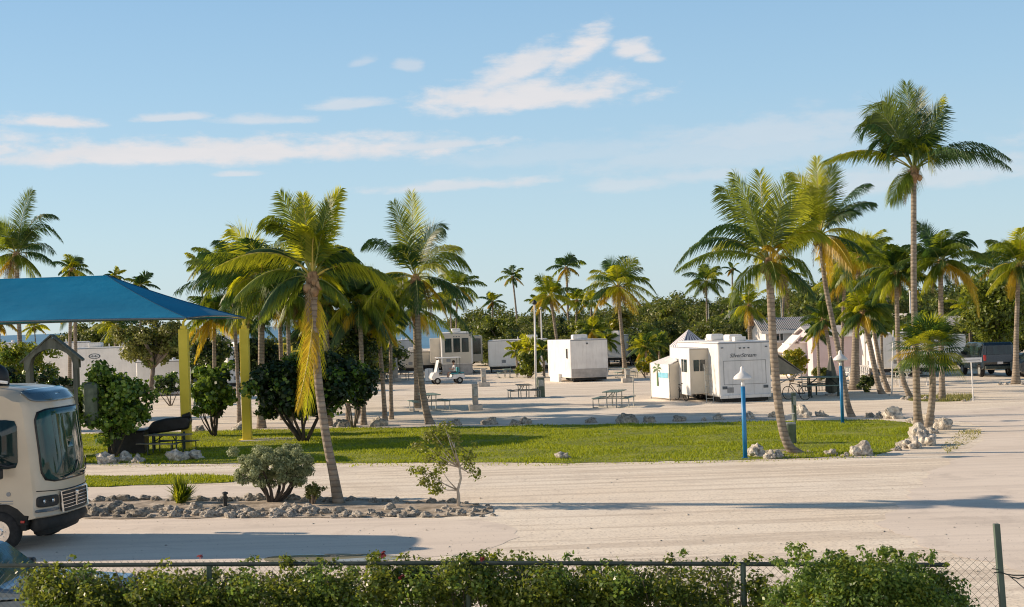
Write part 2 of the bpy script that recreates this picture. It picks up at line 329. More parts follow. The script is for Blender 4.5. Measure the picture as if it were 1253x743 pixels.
def limbs(mb, base, tips, r0_, levels=.45, seed=0, split=None):
    g = random.Random(seed)
    for tp in tips:
        tp = Vector(tp); s_ = Vector(base); mid = s_.lerp(tp, .45) + Vector((g.uniform(-.1, .1), g.uniform(-.1, .1), g.uniform(-.05, .1))) * (tp - s_).length
        pts = [s_, s_.lerp(mid, .5), mid, mid.lerp(tp, .5) + Vector((0, 0, .03)), tp]
        mb.tube(pts, [r0_ * .62, r0_ * .52, r0_ * .42, r0_ * .28, r0_ * .1], 6)
def shrub(name, label, cat, base, rx, ry, z0, z1, n, leaf, mats, weights=None, bark='bark', stems=5, nclump=40, cr_=.3, group=None, seed=0, rz=0, stem_r=.05, shell=.5, aspect=.55, trunk_h=None, flat_top=False):
    root = empty(name, base, rz, label, cat, group)
    cz = (z0 + z1) / 2; cs = clumps(0, 0, cz, rx * .93, ry * .9, (z1 - z0) / 2 * .92, nclump, seed + 5, shell)
    if flat_top: cs = [(max(-rx * .80, min(rx * .80, x * ff)), max(-ry * .9, min(ry * .9, y * ff)), z) for x, y, z in cs for ff in [min(1.45, 1 / math.sqrt(max(.2, 1 - ((z - cz) / ((z1 - z0) * .5)) ** 2)))]]; cs = [(x * (1.04 if z > cz else 1), y, cz + (z1 - z0) * .5 * math.copysign(min(1, abs((z - cz) / ((z1 - z0) * .5)) * 1.5) * .8, z - cz)) for x, y, z in cs]
    leaf_mesh('leaves' if cat != 'tree' else 'crown', mats, root, cs, cr_, n, leaf, weights=weights, seed=seed, aspect=aspect)
    mb = MB(); g = random.Random(seed)
    top = Vector((0, 0, 0))
    if trunk_h:
        bend = Vector((g.uniform(-.12, .12), g.uniform(-.1, .1), 0)) * trunk_h
        top = Vector((bend.x, bend.y, trunk_h)); mb.tube([(0, 0, -.15), (0, 0, .1 * trunk_h), bend * .3 + Vector((0, 0, trunk_h * .5)), top], [stem_r * 1.5, stem_r * 1.15, stem_r, stem_r * .85], 8)
    pick = g.sample(cs, min(stems * 2, len(cs)))
    pick = sorted(pick, key=lambda c: c[2])[:stems] if not trunk_h else pick
    off = [Vector((g.uniform(-.06, .06), g.uniform(-.06, .06), -.1)) for _ in pick]
    for c, o_ in zip(pick, off): limbs(mb, top if trunk_h else o_, [c], stem_r * 1.3, seed=seed)
    mb.build('trunk' if cat == 'tree' else 'stems', M[bark], root, smooth=True)
    return root
# ------------------------------------------------------------------ palms
def bez(a, b, c, t): return a * (1 - t) ** 2 + b * 2 * t * (1 - t) + c * t * t
def frond(mb, a, b, c, nl, width, mi, droop=.5, rach=.02, rm=4, roll=None, seed=0, comb=0.0, lw=.03, t0=.16):
    g = random.Random(seed); L = (b - a).length + (c - b).length
    pts = [bez(a, b, c, i / 10) for i in range(11)]
    mb.tube(pts, [rach * (1 - .85 * i / 10) for i in range(11)], 4, rm, caps=False)
    torn = g.choice([.02, .05, .1, .3])
    tan0 = (c - a).normalized()
    s0 = Vector((0, 0, 1)).cross(tan0)
    if s0.length < .2: s0 = Vector((1, 0, 0)).cross(tan0)
    s0.normalize()
    if roll is None: roll = g.uniform(-.5, .5) if abs(tan0.z) < .8 else math.atan2(s0.x, 1e-6 + abs(s0.y)) * 0 + (PI / 2 if abs(s0.x) < .7 else 0) + g.uniform(-.35, .35)
    s0 = Matrix.Rotation(roll, 3, tan0) @ s0
    for i in range(nl):
        t = t0 + (1 - t0) * (i + g.uniform(0, .8)) / nl; p = bez(a, b, c, min(t, 1)); tg = ((b - a) * (1 - t) + (c - b) * t).normalized()
        side = (s0 - tg * s0.dot(tg)).normalized(); nrm = tg.cross(side)
        prof = (math.sin(PI * min(1, (t - t0 * .5) * .92 + .1)) ** .6) * (1 - .25 * t)
        for sg in (-1, 1):
            if g.random() < torn: continue
            l = width * prof * g.uniform(.8, 1.15); hz = math.sqrt(max(0, 1 - tg.z * abs(tg.z))) if tg.z > 0 else 1; dr_ = droop * (.15 + .85 * hz)
            d = side * sg * (.85 - .45 * t) + tg * (.45 + .5 * t) + nrm * g.uniform(.0, .15) + Vector((0, 0, -.2)) * dr_
            d.normalize(); d2 = (d + Vector((0, 0, -1)) * dr_ * g.uniform(.6, 1.3)).normalized()
            q1 = p + d * l * .45; q2 = q1 + d2 * l * .6; w = tg * lw * .5 * g.uniform(.8, 1.3)
            d1w = w
            mb.add([p - w * .5, p + w * .5, q1 + d1w, q2, q1 - d1w], [(0, 1, 2, 4), (4, 2, 3)], mi)
def palm(label, base, crown, R, n=20, near=1, mid=None, rad=(.20, .12), yellow=.15, fronds=None, seed=0, group='coconut palms of the park', lime=.35, boots=True, droopy=1.0, name='palm_tree', coconuts=0, deep=.35, flare=1.6, fill=True, path=None):
    """base, crown: world points; fronds: list of (dx_px, dy_px tip, ctrl dx, dy, depth, colour) in metres of the crown"""
    g = random.Random(seed * 13 + 5); root = empty(name, base, 0, label, 'palm tree', group); rad = (rad[0] * .66, rad[1] * .68)
    c = crown - base; mid = (mid - base) if mid is not None else Vector((c.x * .25, 0, c.z * .5))
    N = 16
    if path: q_ = [p - base for p in path]; q_[0].z = -.12; pts = spline(q_, N)
    else: pts = [bez(Vector((0, 0, -.1)), mid, c, i / N) for i in range(N + 1)]
    rr = [rad[0] + (rad[1] - rad[0]) * (i / N) ** .6 + rad[0] * (flare - 1) * math.exp(-i / N * 12) for i in range(N + 1)]
    tb = MB().tube(pts, rr, 10); tb.build('trunk', M['bark_palm'], root, smooth=True)
    mb = MB(); mats = [M['fr_green'], M['fr_deep'], M['fr_lime'], M['fr_yellow'], M['rachis'], M['rachis_y'], M['fr_dead']]; tilt = Matrix.Rotation(g.uniform(-.16, .16), 3, 'Y') @ Matrix.Rotation(g.uniform(-.16, .16), 3, 'X')
    lw = {0: .11, 1: .055, 2: .038}[near]; nl = {0: 30, 1: 56, 2: 96}[near]; w = R * .37
    k = 0
    for fr in (fronds or []):
        tip, ctl, col, wd = fr; dz = Vector((0, g.uniform(-.25, .25) * R, 0))
        frond(mb, c, c + ctl + dz * .5, c + tip + dz, nl, w * wd * 1.0, col, 1.15, .028 if near else .03, 5 if col >= 2 else 4, seed=seed * 100 + k, lw=lw); k += 1
    if fill:
        for i in range(n):
            az = i * 2.399963 + seed; f = (i + .5) / n; el = math.radians(82 - 118 * f ** .85 + g.uniform(-8, 8)); ln = R * (.72 + .38 * math.sin(PI * min(1, f + .15))) * g.uniform(.88, 1.1)
            d = Vector((math.cos(az) * math.cos(el), math.sin(az) * math.cos(el), math.sin(el)))
            h = Vector((math.cos(az), math.sin(az), 0)); d = tilt @ d; ln *= g.choice([1, 1, 1, .8, .62])
            b = c + d * ln * .5 + Vector((0, 0, .12 * ln * max(0, math.cos(el)))); 
            tip = c + d * ln * .78 + h * ln * .16 + Vector((0, 0, -ln * (.16 + .34 * f) * droopy * max(.25, math.cos(el))))
            col = 3 if (f > .75 and g.random() < yellow * 1.4) else (2 if g.random() < lime else (1 if g.random() < deep else 0))
            frond(mb, c, b, tip, nl, w, col, .8 + .7 * f, .028, 5 if col >= 2 else 4, seed=seed * 100 + 50 + i, lw=lw)
    if near:
        for i in range(g.randrange(1, 4)):
            a_ = g.uniform(0, 6.28); h = Vector((math.cos(a_), math.sin(a_), 0)); ln = R * g.uniform(.4, .7)
            frond(mb, c - Vector((0, 0, .1)), c + h * ln * .35 - Vector((0, 0, ln * .1)), c + h * ln * .32 - Vector((0, 0, ln * .95)), 26, w * .5, 6, 1.2, .025, 6, seed=seed * 7 + i, lw=lw)
    mb.build('crown', mats, root)
    if boots:
        hb = MB(); r = rad[1]
        td = (pts[-2] - c).normalized(); hb.tube([c + td * r * 5, c + td * r * 3, c + td * r * 1.0, c - td * r * 1.6], [r * 1.02, r * 1.5, r * 1.9, r * 1.0], 9)
        for i in range(10):
            a = i * 2.4; h = Vector((math.cos(a), math.sin(a), 0)); q = c + h * r * 1.2 - Vector((0, 0, r * g.uniform(.2, 3)))
            hb.tube([q, q + h * r * 1.1 + Vector((0, 0, r * 1.6))], [r * .45, r * .12], 5)
        hb.build('frond_bases', M['fibre'], root)
    if coconuts:
        for i in range(coconuts):
            a = g.uniform(0, 6.28); q = c + Vector((math.cos(a) * .22, math.sin(a) * .22, -.15 - g.uniform(0, .25)))
            MB().lathe([(.01, -.13), (.09, -.08), (.12, 0), (.09, .09), (.01, .13)], 8, q).build('coconut', M['fibre'], root, smooth=True)
    return root
def spline(q, N):
    q = [q[0] * 2 - q[1]] + q + [q[-1] * 2 - q[-2]]; out = []; n = len(q) - 3
    for i in range(N + 1):
        u = i / N * n; k = min(int(u), n - 1); u -= k; a, b, c, d = q[k:k + 4]
        out.append((b * 2 + (c - a) * u + (a * 2 - b * 5 + c * 4 - d) * u * u + (b * 3 - a - c * 3 + d) * u ** 3) * .5)
    return out
def ppx(label, bpx, cpx, Rpx, midpx=None, fr=None, Y=None, **kw):
    base = G(*bpx) if Y is None else P(*bpx, Y); 
    if Y is not None: base.z = 0
    Yb = base.y; s = Yb / F; crown = P(*cpx, Yb); mid = P(*midpx, Yb) if midpx else None
    if mid is not None: mid = mid * 2 - (base + crown) * .5
    def W(dx, dy): return cr * dx * s - cu * dy * s
    fl = None
    if fr: fl = [(W(tx, ty), W(cx_, cy_), col, wd) for (tx, ty, cx_, cy_, col, wd) in fr]
    rp = kw.pop('rpx', None); pa = kw.pop('path', None)
    if pa: kw['path'] = [P(x, y, Yb) for x, y in pa]
    if rp: kw['rad'] = (rp[0] * s / 2, rp[1] * s / 2)
    return palm(label, base, crown, Rpx * s, mid=mid, fronds=fl, **kw)
# ================================================================== SKY AND SUN
SUN_EL = math.radians(22); sdir = Vector((-1, .26, 0)).normalized()      # towards the sun
w = bpy.data.worlds.new('World'); sc.world = w; w.use_nodes = True; t = NT(w.node_tree); bg = t.n['Background']
sky = t.node('ShaderNodeTexSky', sky_type='NISHITA'); sky.sun_disc = False; sky.sun_elevation = SUN_EL
sky.sun_rotation = math.atan2(sdir.x, sdir.y); sky.air_density = 1.0; sky.dust_density = .6; sky.ozone_density = 2.0
co = t.node('ShaderNodeTexCoord').outputs['Generated']; sp = t.node('ShaderNodeSeparateXYZ'); t.l.new(co, sp.inputs[0])
AZ = t.math('MULTIPLY', t.math('ARCTAN2', sp.outputs[0], sp.outputs[1]), 180 / PI)
EL = t.math('MULTIPLY', t.math('ARCSINE', sp.outputs[2]), 180 / PI)
n_ = t.node('ShaderNodeCombineXYZ'); t.l.new(AZ, n_.inputs[0]); t.l.new(EL, n_.inputs[1]); v_ = n_.outputs[0]
nz = t.noise(t.mapping(v_, (.55, 1.5, 1)), 1.0, 7, .62); nz2 = t.noise(t.mapping(v_, (.22, 1.1, 1)), 1.0, 5, .6)
def azel(px, py):
    d = ray(px, py).normalized(); return math.degrees(math.atan2(d.x, d.y)), math.degrees(math.asin(d.z))
PXD = math.degrees(1 / F)
clouds = [ # px, py, rx, ry, opacity, tilt
 (250, 190, 370, 23, .97, -.012), (60, 196, 120, 14, .8, 0), (500, 181, 130, 10, .7, -.03), (645, 122, 160, 27, .95, -.03), (630, 90, 78, 26, .9, -.35), (708, 66, 42, 30, 1.0, -.5), (775, 62, 26, 18, .9, 0),
 (795, 72, 22, 12, .8, .1), (68, 150, 66, 11, .95, .02), (203, 145, 55, 7, .65, -.05), (325, 148, 62, 8, .55, 0), (560, 228, 130, 10, .65, -.03), (292, 214, 30, 5, .6, 0),
 (430, 129, 70, 9, .55, -.05), (500, 82, 20, 12, .45, .1), (760, 228, 70, 14, .4, -.05), (860, 215, 60, 14, .4, 0), (960, 165, 170, 30, .4, -.06), (1120, 220, 190, 26, .45, -.04),
 (445, 76, 20, 8, .35, -.2), (700, 190, 180, 22, .22, -.02), (880, 190, 200, 40, .3, -.03), (-260, 170, 260, 20, .8, -.02), (1500, 150, 240, 30, .5, 0), (1900, 90, 200, 50, .6, 0), (-700, 60, 220, 40, .7, 0)]
cov = None
for px, py, rx, ry, op, ti in clouds:
    a, e = azel(px, py); da = t.math('SUBTRACT', AZ, a); de = t.math('SUBTRACT', EL, e); tl = math.tan(-ti)
    de = t.math('SUBTRACT', de, t.math('MULTIPLY', da, tl))
    qa = t.math('POWER', t.math('ABSOLUTE', t.math('DIVIDE', da, rx * PXD)), 2.4)
    low = t.math('MULTIPLY', t.math('LESS_THAN', de, 0), .8)      # flatter underside
    qe = t.math('POWER', t.math('ABSOLUTE', t.math('MULTIPLY', t.math('DIVIDE', de, ry * PXD), t.math('ADD', low, 1))), 2)
    r = t.math('SQRT', t.math('ADD', qa, qe))
    k = t.math('ADD', t.math('SUBTRACT', 1.0, r), t.math('MULTIPLY', t.math('SUBTRACT', nz, .43), 2.2))
    ss = t.node('ShaderNodeMapRange', interpolation_type='SMOOTHSTEP'); t.l.new(k, ss.inputs[0]); ss.inputs[1].default_value = -.05; ss.inputs[2].default_value = .9; ss.inputs[4].default_value = op
    cov = ss.outputs[0] if cov is None else t.math('MAXIMUM', cov, ss.outputs[0])
base = t.mix(1.0, sky.outputs[0], (.075, .088, .095), 'MULTIPLY')
elr = t.ramp(t.math('DIVIDE', EL, 60, clamp=True), [(0, (.72, .86, .92)), (.06, (.62, .82, .94)), (.15, (.46, .71, .93)), (.24, (.34, .59, .87)), (.33, (.13, .30, .52)), (.5, (.04, .14, .27)), (1, (.015, .07, .16))])
base = t.mix(.72, base, elr)
fin = t.mix(cov, base, t.mix(nz2, (.70, .72, .76), (.86, .82, .82)))
back = t.node('ShaderNodeMapRange', interpolation_type='SMOOTHSTEP'); t.l.new(t.math('ABSOLUTE', AZ), back.inputs[0]); back.inputs[1].default_value = 95; back.inputs[2].default_value = 135  # added unseen bright cloud bank behind the camera, fills camera-facing walls
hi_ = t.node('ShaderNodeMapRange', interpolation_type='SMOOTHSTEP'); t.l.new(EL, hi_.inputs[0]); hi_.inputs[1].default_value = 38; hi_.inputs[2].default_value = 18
back_fill = t.math('MULTIPLY', t.math('MULTIPLY', back.outputs[0], hi_.outputs[0]), t.ramp(t.noise(t.mapping(v_, (.06, .14, 1)), 1.0, 5, .6), [(.3, (.4, .4, .4)), (.6, (1, 1, 1))]))
fin = t.mix(back_fill, fin, (1.0, 1.03, 1.06))
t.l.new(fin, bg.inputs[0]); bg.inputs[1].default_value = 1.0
sl = bpy.data.lights.new('sun', 'SUN'); sl.energy = 6.2; sl.angle = math.radians(.5); sl.color = (1, .80, .60)
so = bpy.data.objects.new('sun', sl); COL.objects.link(so)
to_sun = Vector((sdir.x * math.cos(SUN_EL), sdir.y * math.cos(SUN_EL), math.sin(SUN_EL)))
so.rotation_euler = to_sun.to_track_quat('Z', 'Y').to_euler(); so.location = (0, 0, 60)
# ================================================================== GROUND
def sheet(name, pxs, mat, z, kind='structure'):
    rq = random.Random(len(pxs)); qs = []
    for i in range(len(pxs)):       # ragged, worn edges
        a, b = G(*pxs[i]), G(*pxs[(i + 1) % len(pxs)]); L = (b - a).length; k = max(1, min(60, int(L / .45))); nrm = Vector((-(b - a).y, (b - a).x, 0)) / max(L, 1e-6)
        for j in range(k): qs.append(a.lerp(b, j / k) + nrm * rq.gauss(0, min(.09, L * .12)))
    pts = qs; o = MB().add([(p.x, p.y, z) for p in pts], [tuple(range(len(pts)))]).build(name, mat)
    o['kind'] = kind; return pts
g = MB(); xs = [-6000, -400, 400, 6000]; ys = [(-60, 0), (232, 0), (262, -1.6), (9000, -1.6)]
g.add([(x, y, z) for y, z in ys for x in xs], [(j * 4 + i, j * 4 + i + 1, j * 4 + i + 5, j * 4 + i + 4) for j in range(3) for i in range(3)])
tag(g.build('ground', M['ground']), kind='structure')
MB().add([(-9000, 238, -.45), (9000, 238, -.45), (9000, 16000, -.45), (-9000, 16000, -.45)], [(0, 1, 2, 3)]).build('sea', M['sea'])['kind'] = 'structure'
def smooth_poly(pts, it=2):
    for _ in range(it):
        q = []
        for i in range(len(pts)):
            a, b = pts[i], pts[(i + 1) % len(pts)]; q += [(a[0] * .75 + b[0] * .25, a[1] * .75 + b[1] * .25), (a[0] * .25 + b[0] * .75, a[1] * .25 + b[1] * .75)]
        pts = q
    return pts
lawn_px = smooth_poly([(-200, 566), (105, 567), (290, 568), (420, 567), (560, 566), (690, 567), (860, 564), (1000, 560), (1075, 557), (1098, 550), (1114, 540), (1126, 528), (1120, 519), (1090, 514), (1000, 514), (860, 518), (700, 520), (560, 523), (440, 524), (330, 526), (200, 529), (-200, 540)])
lawn = sheet('lawn', lawn_px, M['turf'], .012)
strip_px = smooth_poly([(-200, 585), (105, 583), (255, 582), (292, 583), (292, 590), (250, 592), (105, 596), (-200, 602)])
strip = sheet('grass_verge', strip_px, M['turf'], .012)
sheet('road', smooth_poly([(1420, 480), (1253, 495), (1190, 503), (1000, 508), (700, 511), (440, 516), (200, 520), (-200, 530), (-200, 537), (200, 527), (440, 522), (700, 518), (1000, 512), (1100, 510), (1155, 512), (1196, 520), (1206, 530), (1196, 545), (1168, 563), (1135, 582), (1100, 615), (1070, 655), (1420, 740)], 1), M['road'], .004)
sheet('driveway', smooth_poly([(-400, 650), (105, 637), (300, 634.5), (560, 634), (620, 641), (638, 655), (600, 672), (480, 690), (300, 700), (-400, 712)], 2), M['road'], .004)
sheet('path', smooth_poly([(-300, 603), (105, 598), (250, 594), (330, 596), (420, 603), (380, 612), (105, 614), (-300, 622)], 2), M['road'], .004)
sheet('puddle', smooth_poly([(318, 683), (360, 679), (420, 678), (470, 679), (505, 682), (470, 687), (400, 690), (330, 689)], 2), M['puddle'], .009)
sheet('rock_bed_soil', smooth_poly([(60, 616), (180, 611), (345, 608), (430, 611), (560, 613), (606, 623), (600, 631), (480, 634), (300, 633), (60, 636)], 2), M['soil'], .016)
sheet('islet_soil', smooth_poly([(1105, 484), (1150, 483), (1190, 484), (1188, 490), (1150, 492), (1108, 490)], 1), M['turf'], .010)
sheet('palm_bed_soil', smooth_poly([(925, 552), (960, 549), (1000, 552), (1000, 559), (930, 562)], 1), M['soil'], .016)
def grass(name, label, poly, n, h, mat, seed, keep=None):
    g = np.random.default_rng(seed); poly = np.array([(p.x, p.y) for p in poly]); lo, hi = poly.min(0), poly.max(0); out = []
    lo[0] = max(lo[0], -24)
    pts = lo + (hi - lo) * g.random((n * 2, 2)); ins = np.zeros(len(pts), bool); j = len(poly) - 1
    for i in range(len(poly)):
        a, b = poly[i], poly[j]; c = ((a[1] > pts[:, 1]) != (b[1] > pts[:, 1])) & (pts[:, 0] < (b[0] - a[0]) * (pts[:, 1] - a[1]) / (b[1] - a[1] + 1e-12) + a[0]); ins ^= c; j = i
    pts = pts[ins][:n]; k = len(pts); th = g.random(k) * 2 * PI; hh = h * (.5 + g.random(k)); ww = .012 + .014 * g.random(k)
    keep_ = (np.sin(pts[:, 0] * .83 + 1.7 * np.sin(pts[:, 1] * 1.9)) + np.sin(pts[:, 1] * 3.1 + pts[:, 0] * .37) + g.normal(size=k) * .8) > -1.5; hh = np.where(keep_, hh, .004); hh *= .55 + .9 * (np.sin(pts[:, 0] * 1.3 + 2 * np.sin(pts[:, 1] * .9)) * .5 + .5)
    dx, dy = np.cos(th) * ww, np.sin(th) * ww; lx, ly = g.normal(size=k) * h * .5, g.normal(size=k) * h * .5; z0 = np.full(k, .01)
    v = np.stack([np.stack([pts[:, 0] - dx, pts[:, 1] - dy, z0], 1), np.stack([pts[:, 0] + dx, pts[:, 1] + dy, z0], 1), np.stack([pts[:, 0] + lx, pts[:, 1] + ly, hh], 1)], 1).reshape(-1, 3)
    me = bpy.data.meshes.new(name); me.vertices.add(3 * k); me.vertices.foreach_set('co', v.ravel()); me.loops.add(3 * k); me.loops.foreach_set('vertex_index', np.arange(3 * k))
    me.polygons.add(k); me.polygons.foreach_set('loop_start', np.arange(k) * 3); me.polygons.foreach_set('loop_total', np.full(k, 3)); me.materials.append(mat); me.update(calc_edges=True)
    o = bpy.data.objects.new(name, me); COL.objects.link(o); tag(o, label, 'grass', kind='stuff')
grass('grass', 'short sunlit green grass of the long lawn', lawn, 170000, .055, M['grass'], 1)
grass('grass', 'narrow strip of grass between the two gravel tracks', strip, 26000, .06, M['grass'], 2)
dp = [G(*q) for q in [(1150, 546), (1175, 528), (1200, 526), (1200, 534), (1180, 545), (1160, 556)]]
grass('dry_grass', 'thin dry grass growing at the road corner', dp, 1500, .07, M['dry_grass'], 3)
grass('dry_grass', 'low weeds around the palm islet beside the road', [G(*q) for q in [(1110, 485), (1190, 485), (1186, 491), (1112, 491)]], 3000, .12, M['dry_grass'], 4)
# scattered gravel stones on the track
def gravel():
    g = np.random.default_rng(5); n = 2600; X = []; ico = np.array([(1, 0, 0), (-.9, .2, 0), (.1, 1, 0), (0, -1, 0), (0, 0, .7)]); fc = np.array([(0, 2, 4), (2, 1, 4), (1, 3, 4), (3, 0, 4)])
    px = g.uniform(-200, 1500, n); py = 568 + (700 - 568) * g.random(n) ** .8; r = np.where(g.random(n) < .04, .028, .010) * (.5 + g.random(n)); V = []; Fs = []
    for i in range(n):
        p = G(px[i], py[i]); a = g.random() * 6.28; c_, s_ = math.cos(a), math.sin(a); q = ico * r[i] * np.array([1.3, .9, .8]); q = np.stack([q[:, 0] * c_ - q[:, 1] * s_ + p.x, q[:, 0] * s_ + q[:, 1] * c_ + p.y, q[:, 2] + .006], 1)
        V.append(q); Fs.append(fc + 5 * i)
    me = bpy.data.meshes.new('gravel'); me.from_pydata(np.concatenate(V).tolist(), [], np.concatenate(Fs).tolist()); me.materials.append(M['rock_grey']); o = bpy.data.objects.new('gravel', me); COL.objects.link(o)
    tag(o, 'loose gravel stones scattered over the sandy track', 'gravel', kind='stuff')
gravel()
# ================================================================== ROCKS
from mathutils import noise as mn
def rock_mesh(seed, mat, jag=.35):
    bm = bmesh.new(); bmesh.ops.create_icosphere(bm, subdivisions=4, radius=1); off = Vector((seed * 7.3, seed * 3.1, seed * 1.7))
    for v in bm.verts:
        d = v.co.normalized(); k = 1 + jag * mn.noise(d * 1.3 + off) * 1.6 + jag * .8 * mn.noise(d * 3.2 + off) + jag * .45 * (abs(mn.noise(d * 7 + off)) - .2)
        c = mn.voronoi(d * 1.6 + off)[0]; k -= jag * .6 * (c[0] - .3)
        v.co = d * k; v.co.z = max(v.co.z * .72, -.3)
    me = bpy.data.meshes.new('rock'); bm.to_mesh(me); bm.free(); me.materials.append(mat); me.polygons.foreach_set('use_smooth', [True] * len(me.polygons)); return me
RM = [rock_mesh(i, M['rock'], .34) for i in range(6)]; RG = [rock_mesh(i + 10, M['rock_grey'], .27) for i in range(5)]
rr_ = random.Random(3)
def rock(px, py, wpx, label, group, grey=False, hk=1.0, dk=.8):
    p = G(px, py); me = rr_.choice(RG if grey else RM); s = wpx * p.y / F / 2.05
    o = bpy.data.objects.new('rock', me); COL.objects.link(o); o.location = (p.x, p.y + s * dk, s * .18 * hk); o.rotation_euler = (rr_.uniform(-.12, .12), rr_.uniform(-.12, .12), rr_.uniform(0, 6.28))
    o.scale = (s, s * dk, s * hk); tag(o, label, 'rock', group); return o
GB = 'limestone rocks edging the back of the lawn'
for px, py, wd, gr, lb in [
 (463, 522, 25, 1, 'pair of low grey boulders left of the leaning palm foot at the lawn edge'), (557, 521, 17, 1, 'small dark boulder just right of the palm foot at the lawn edge'),
 (600, 520, 20, 1, 'round dark boulder second right of the leaning palm at the lawn edge'), (630, 520, 14, 1, 'low dark stone touching a taller boulder on the lawn edge'), (643, 519, 18, 1, 'dark humped boulder below the left utility post at the lawn edge'),
 (724, 518, 15, 1, 'pointed dark boulder alone in the middle of the lawn edge'), (768, 518, 27, 1, 'widest dark flat-topped boulder on the middle lawn edge'), (795, 517, 17, 1, 'rounded boulder right of the widest dark boulder'),
 (831, 516, 17, 1, 'small dark boulder in front of the steps of the big trailer'), (862, 515, 8, 0, 'tiny white stone left of the white jagged stone'), (880, 514, 16, 0, 'jagged white stone left of the near blue lamp post'),
 (918, 513, 17, 0, 'pale angular stone just right of the near blue lamp post'), (950, 511, 17, 1, 'dark round stone left of the curved palm trunk at the lawn edge'), (985, 511, 24, 0, 'large cream boulder right of the grey bin'),
 (1006, 510, 16, 0, 'white round boulder beside the large cream boulder'), (1065, 511, 14, 1, 'grey squarish stone left of the white pointed rock'), (1078, 512, 15, 0, 'low mottled stone touching the white pointed rock'),
 (1098, 513, 26, 0, 'tall pointed white rock left of the tallest palm'), (1118, 518, 14, 0, 'white stone at the foot of the tallest palm'), (1138, 522, 26, 0, 'white craggy boulder right of the fan palm stem'), (1155, 526, 24, 0, 'outermost white boulder on the road corner'),
 (1143, 531, 16, 0, 'mid-sized white stone between the corner boulders'), (1110, 549, 20, 0, 'low white stone at the left end of the craggy corner pile'), (1120, 549, 26, 0, 'craggy white boulder in the front of the corner pile'), (1136, 546, 32, 0, 'largest craggy boulder of the corner pile'),
 (1128, 537, 28, 0, 'tall craggy boulder at the foot of the fan palm'), (1098, 552, 12, 0, 'small flat stone tipping out of the corner pile')]:
    rock(px, py, wd, lb, GB, gr, 1.25 if wd > 20 and not gr else 1.0)
GF = 'limestone rocks along the front of the lawn'
for px, py, wd, gr, lb in [(689, 562, 18, 0, 'lone white rock on the front edge of the lawn'), (928, 559, 30, 0, 'big white boulder right of the near blue lamp post foot'), (943, 562, 20, 0, 'rough white stone in front of the curved palm foot'), (953, 561, 18, 0, 'smaller rough stone nearest the curved palm foot'),
 (1020, 558, 18, 0, 'white rounded rock between the curved palm and the wide grey rock'), (1057, 558, 34, 0, 'wide grey-white rock at the front right of the lawn'), (1036, 559, 10, 0, 'pebble-sized stone between two front rocks'),
 (128, 568, 28, 0, 'long low boulder at the far left of the lawn'), (150, 566, 24, 0, 'lumpy boulder beside the picnic table'), (167, 567, 20, 0, 'round grey boulder right of the lumpy one by the picnic table'), (216, 565, 28, 0, 'long boulder in front of the left yellow post'), (237, 562, 24, 0, 'square boulder right of the left yellow post'),
 (243, 528, 16, 1, 'grey stone behind the left yellow post'), (293, 528, 22, 0, 'pale boulder left of the right yellow post'), (417, 523, 22, 1, 'low grey boulder behind the tall near palm'), (160, 532, 20, 0, 'pale rock behind the black bench')]:
    rock(px, py, wd, lb, GF, gr)
nb = 0
for i in range(200):
    x = 100 + 505 * ((i * .6180339) % 1.0); row = i % 4
    yb = {0: 633, 1: 629.5, 3: 626, 2: 617}[row] + rr_.uniform(-1.5, 1.5); 
    if row == 2: yb += -3 + 6 * max(0, (x - 430) / 170); 
    if x > 540: yb -= 1
    if 380 < x < 450 and row == 3: continue
    if x > 430 and row == 3 and rr_.random() < .6: continue
    wd = rr_.choice([9, 12, 15, 19, 23]) * rr_.uniform(.8, 1.2) * (.8 if row == 2 else 1) * (.75 if x > 450 else 1)
    rock(x, yb, wd, 'rough limestone rock in the border of the shrub bed beside the driveway', 'border rocks of the shrub bed', rr_.random() < .12 + .4 * (row == 2) or x < 170, .85)  # leftmost rocks take the darker stone, standing in for shade over them
for px in (1112, 1122, 1133, 1140, 1147, 1156, 1165, 1172, 1180, 1106):
    rock(px, 491 + rr_.uniform(-2, 1), rr_.uniform(5, 9), 'small whitish stone ringing the palm islet by the road', 'stones ringing the palm islet')
for px in (1225, 1232, 1252, 1258): rock(px, 471, 6, 'small stone at the foot of the rightmost palm', 'stones at the foot of the rightmost palm')
# ================================================================== PALMS
# fronds: (tip dx, tip dy, control dx, control dy, colour 0 green 1 deep 2 lime 3 yellow, width) in picture-sized units around the crown
mainf = [(-118, -12, -45, -55, 2, 1.2), (-62, -62, -38, -92, 0, 1.0), (-50, -62, -30, -68, 0, 1), (-40, -104, -18, -62, 0, .9), (-12, -100, -8, -55, 2, .9), (34, -108, 8, -62, 2, .8), (22, -96, 10, -50, 0, .8), (6, -48, -2, -62, 2, 1.3), (2, 30, 8, -70, 2, 1.1),
         (104, 32, 62, -46, 2, 1.15), (98, 2, 50, -32, 0, 1), (42, -24, 26, -48, 1, 1), (40, 10, 24, -30, 1, .9), (28, 18, 20, -12, 2, .9), (44, 30, 22, 2, 0, .9), (-18, 160, 6, 70, 3, 1.0), (-10, 168, 0, 76, 2, 1.25), (-96, 24, -50, -30, 0, 1), (-60, 40, -40, -10, 1, 1), (-44, 56, -24, 0, 0, 1), (-80, -34, -38, -46, 1, 1), (60, -10, 30, -50, 0, 1)]
ppx('coconut palm in the rock bed, one long yellow frond hanging down its trunk', (414, 616), (383, 340), 100, fr=mainf, n=2, lime=.5, path=[(415, 616), (408, 580), (400, 540), (391, 480), (386, 420), (383, 340)], near=2, rpx=(19, 14), seed=1, flare=1.35, coconuts=4)
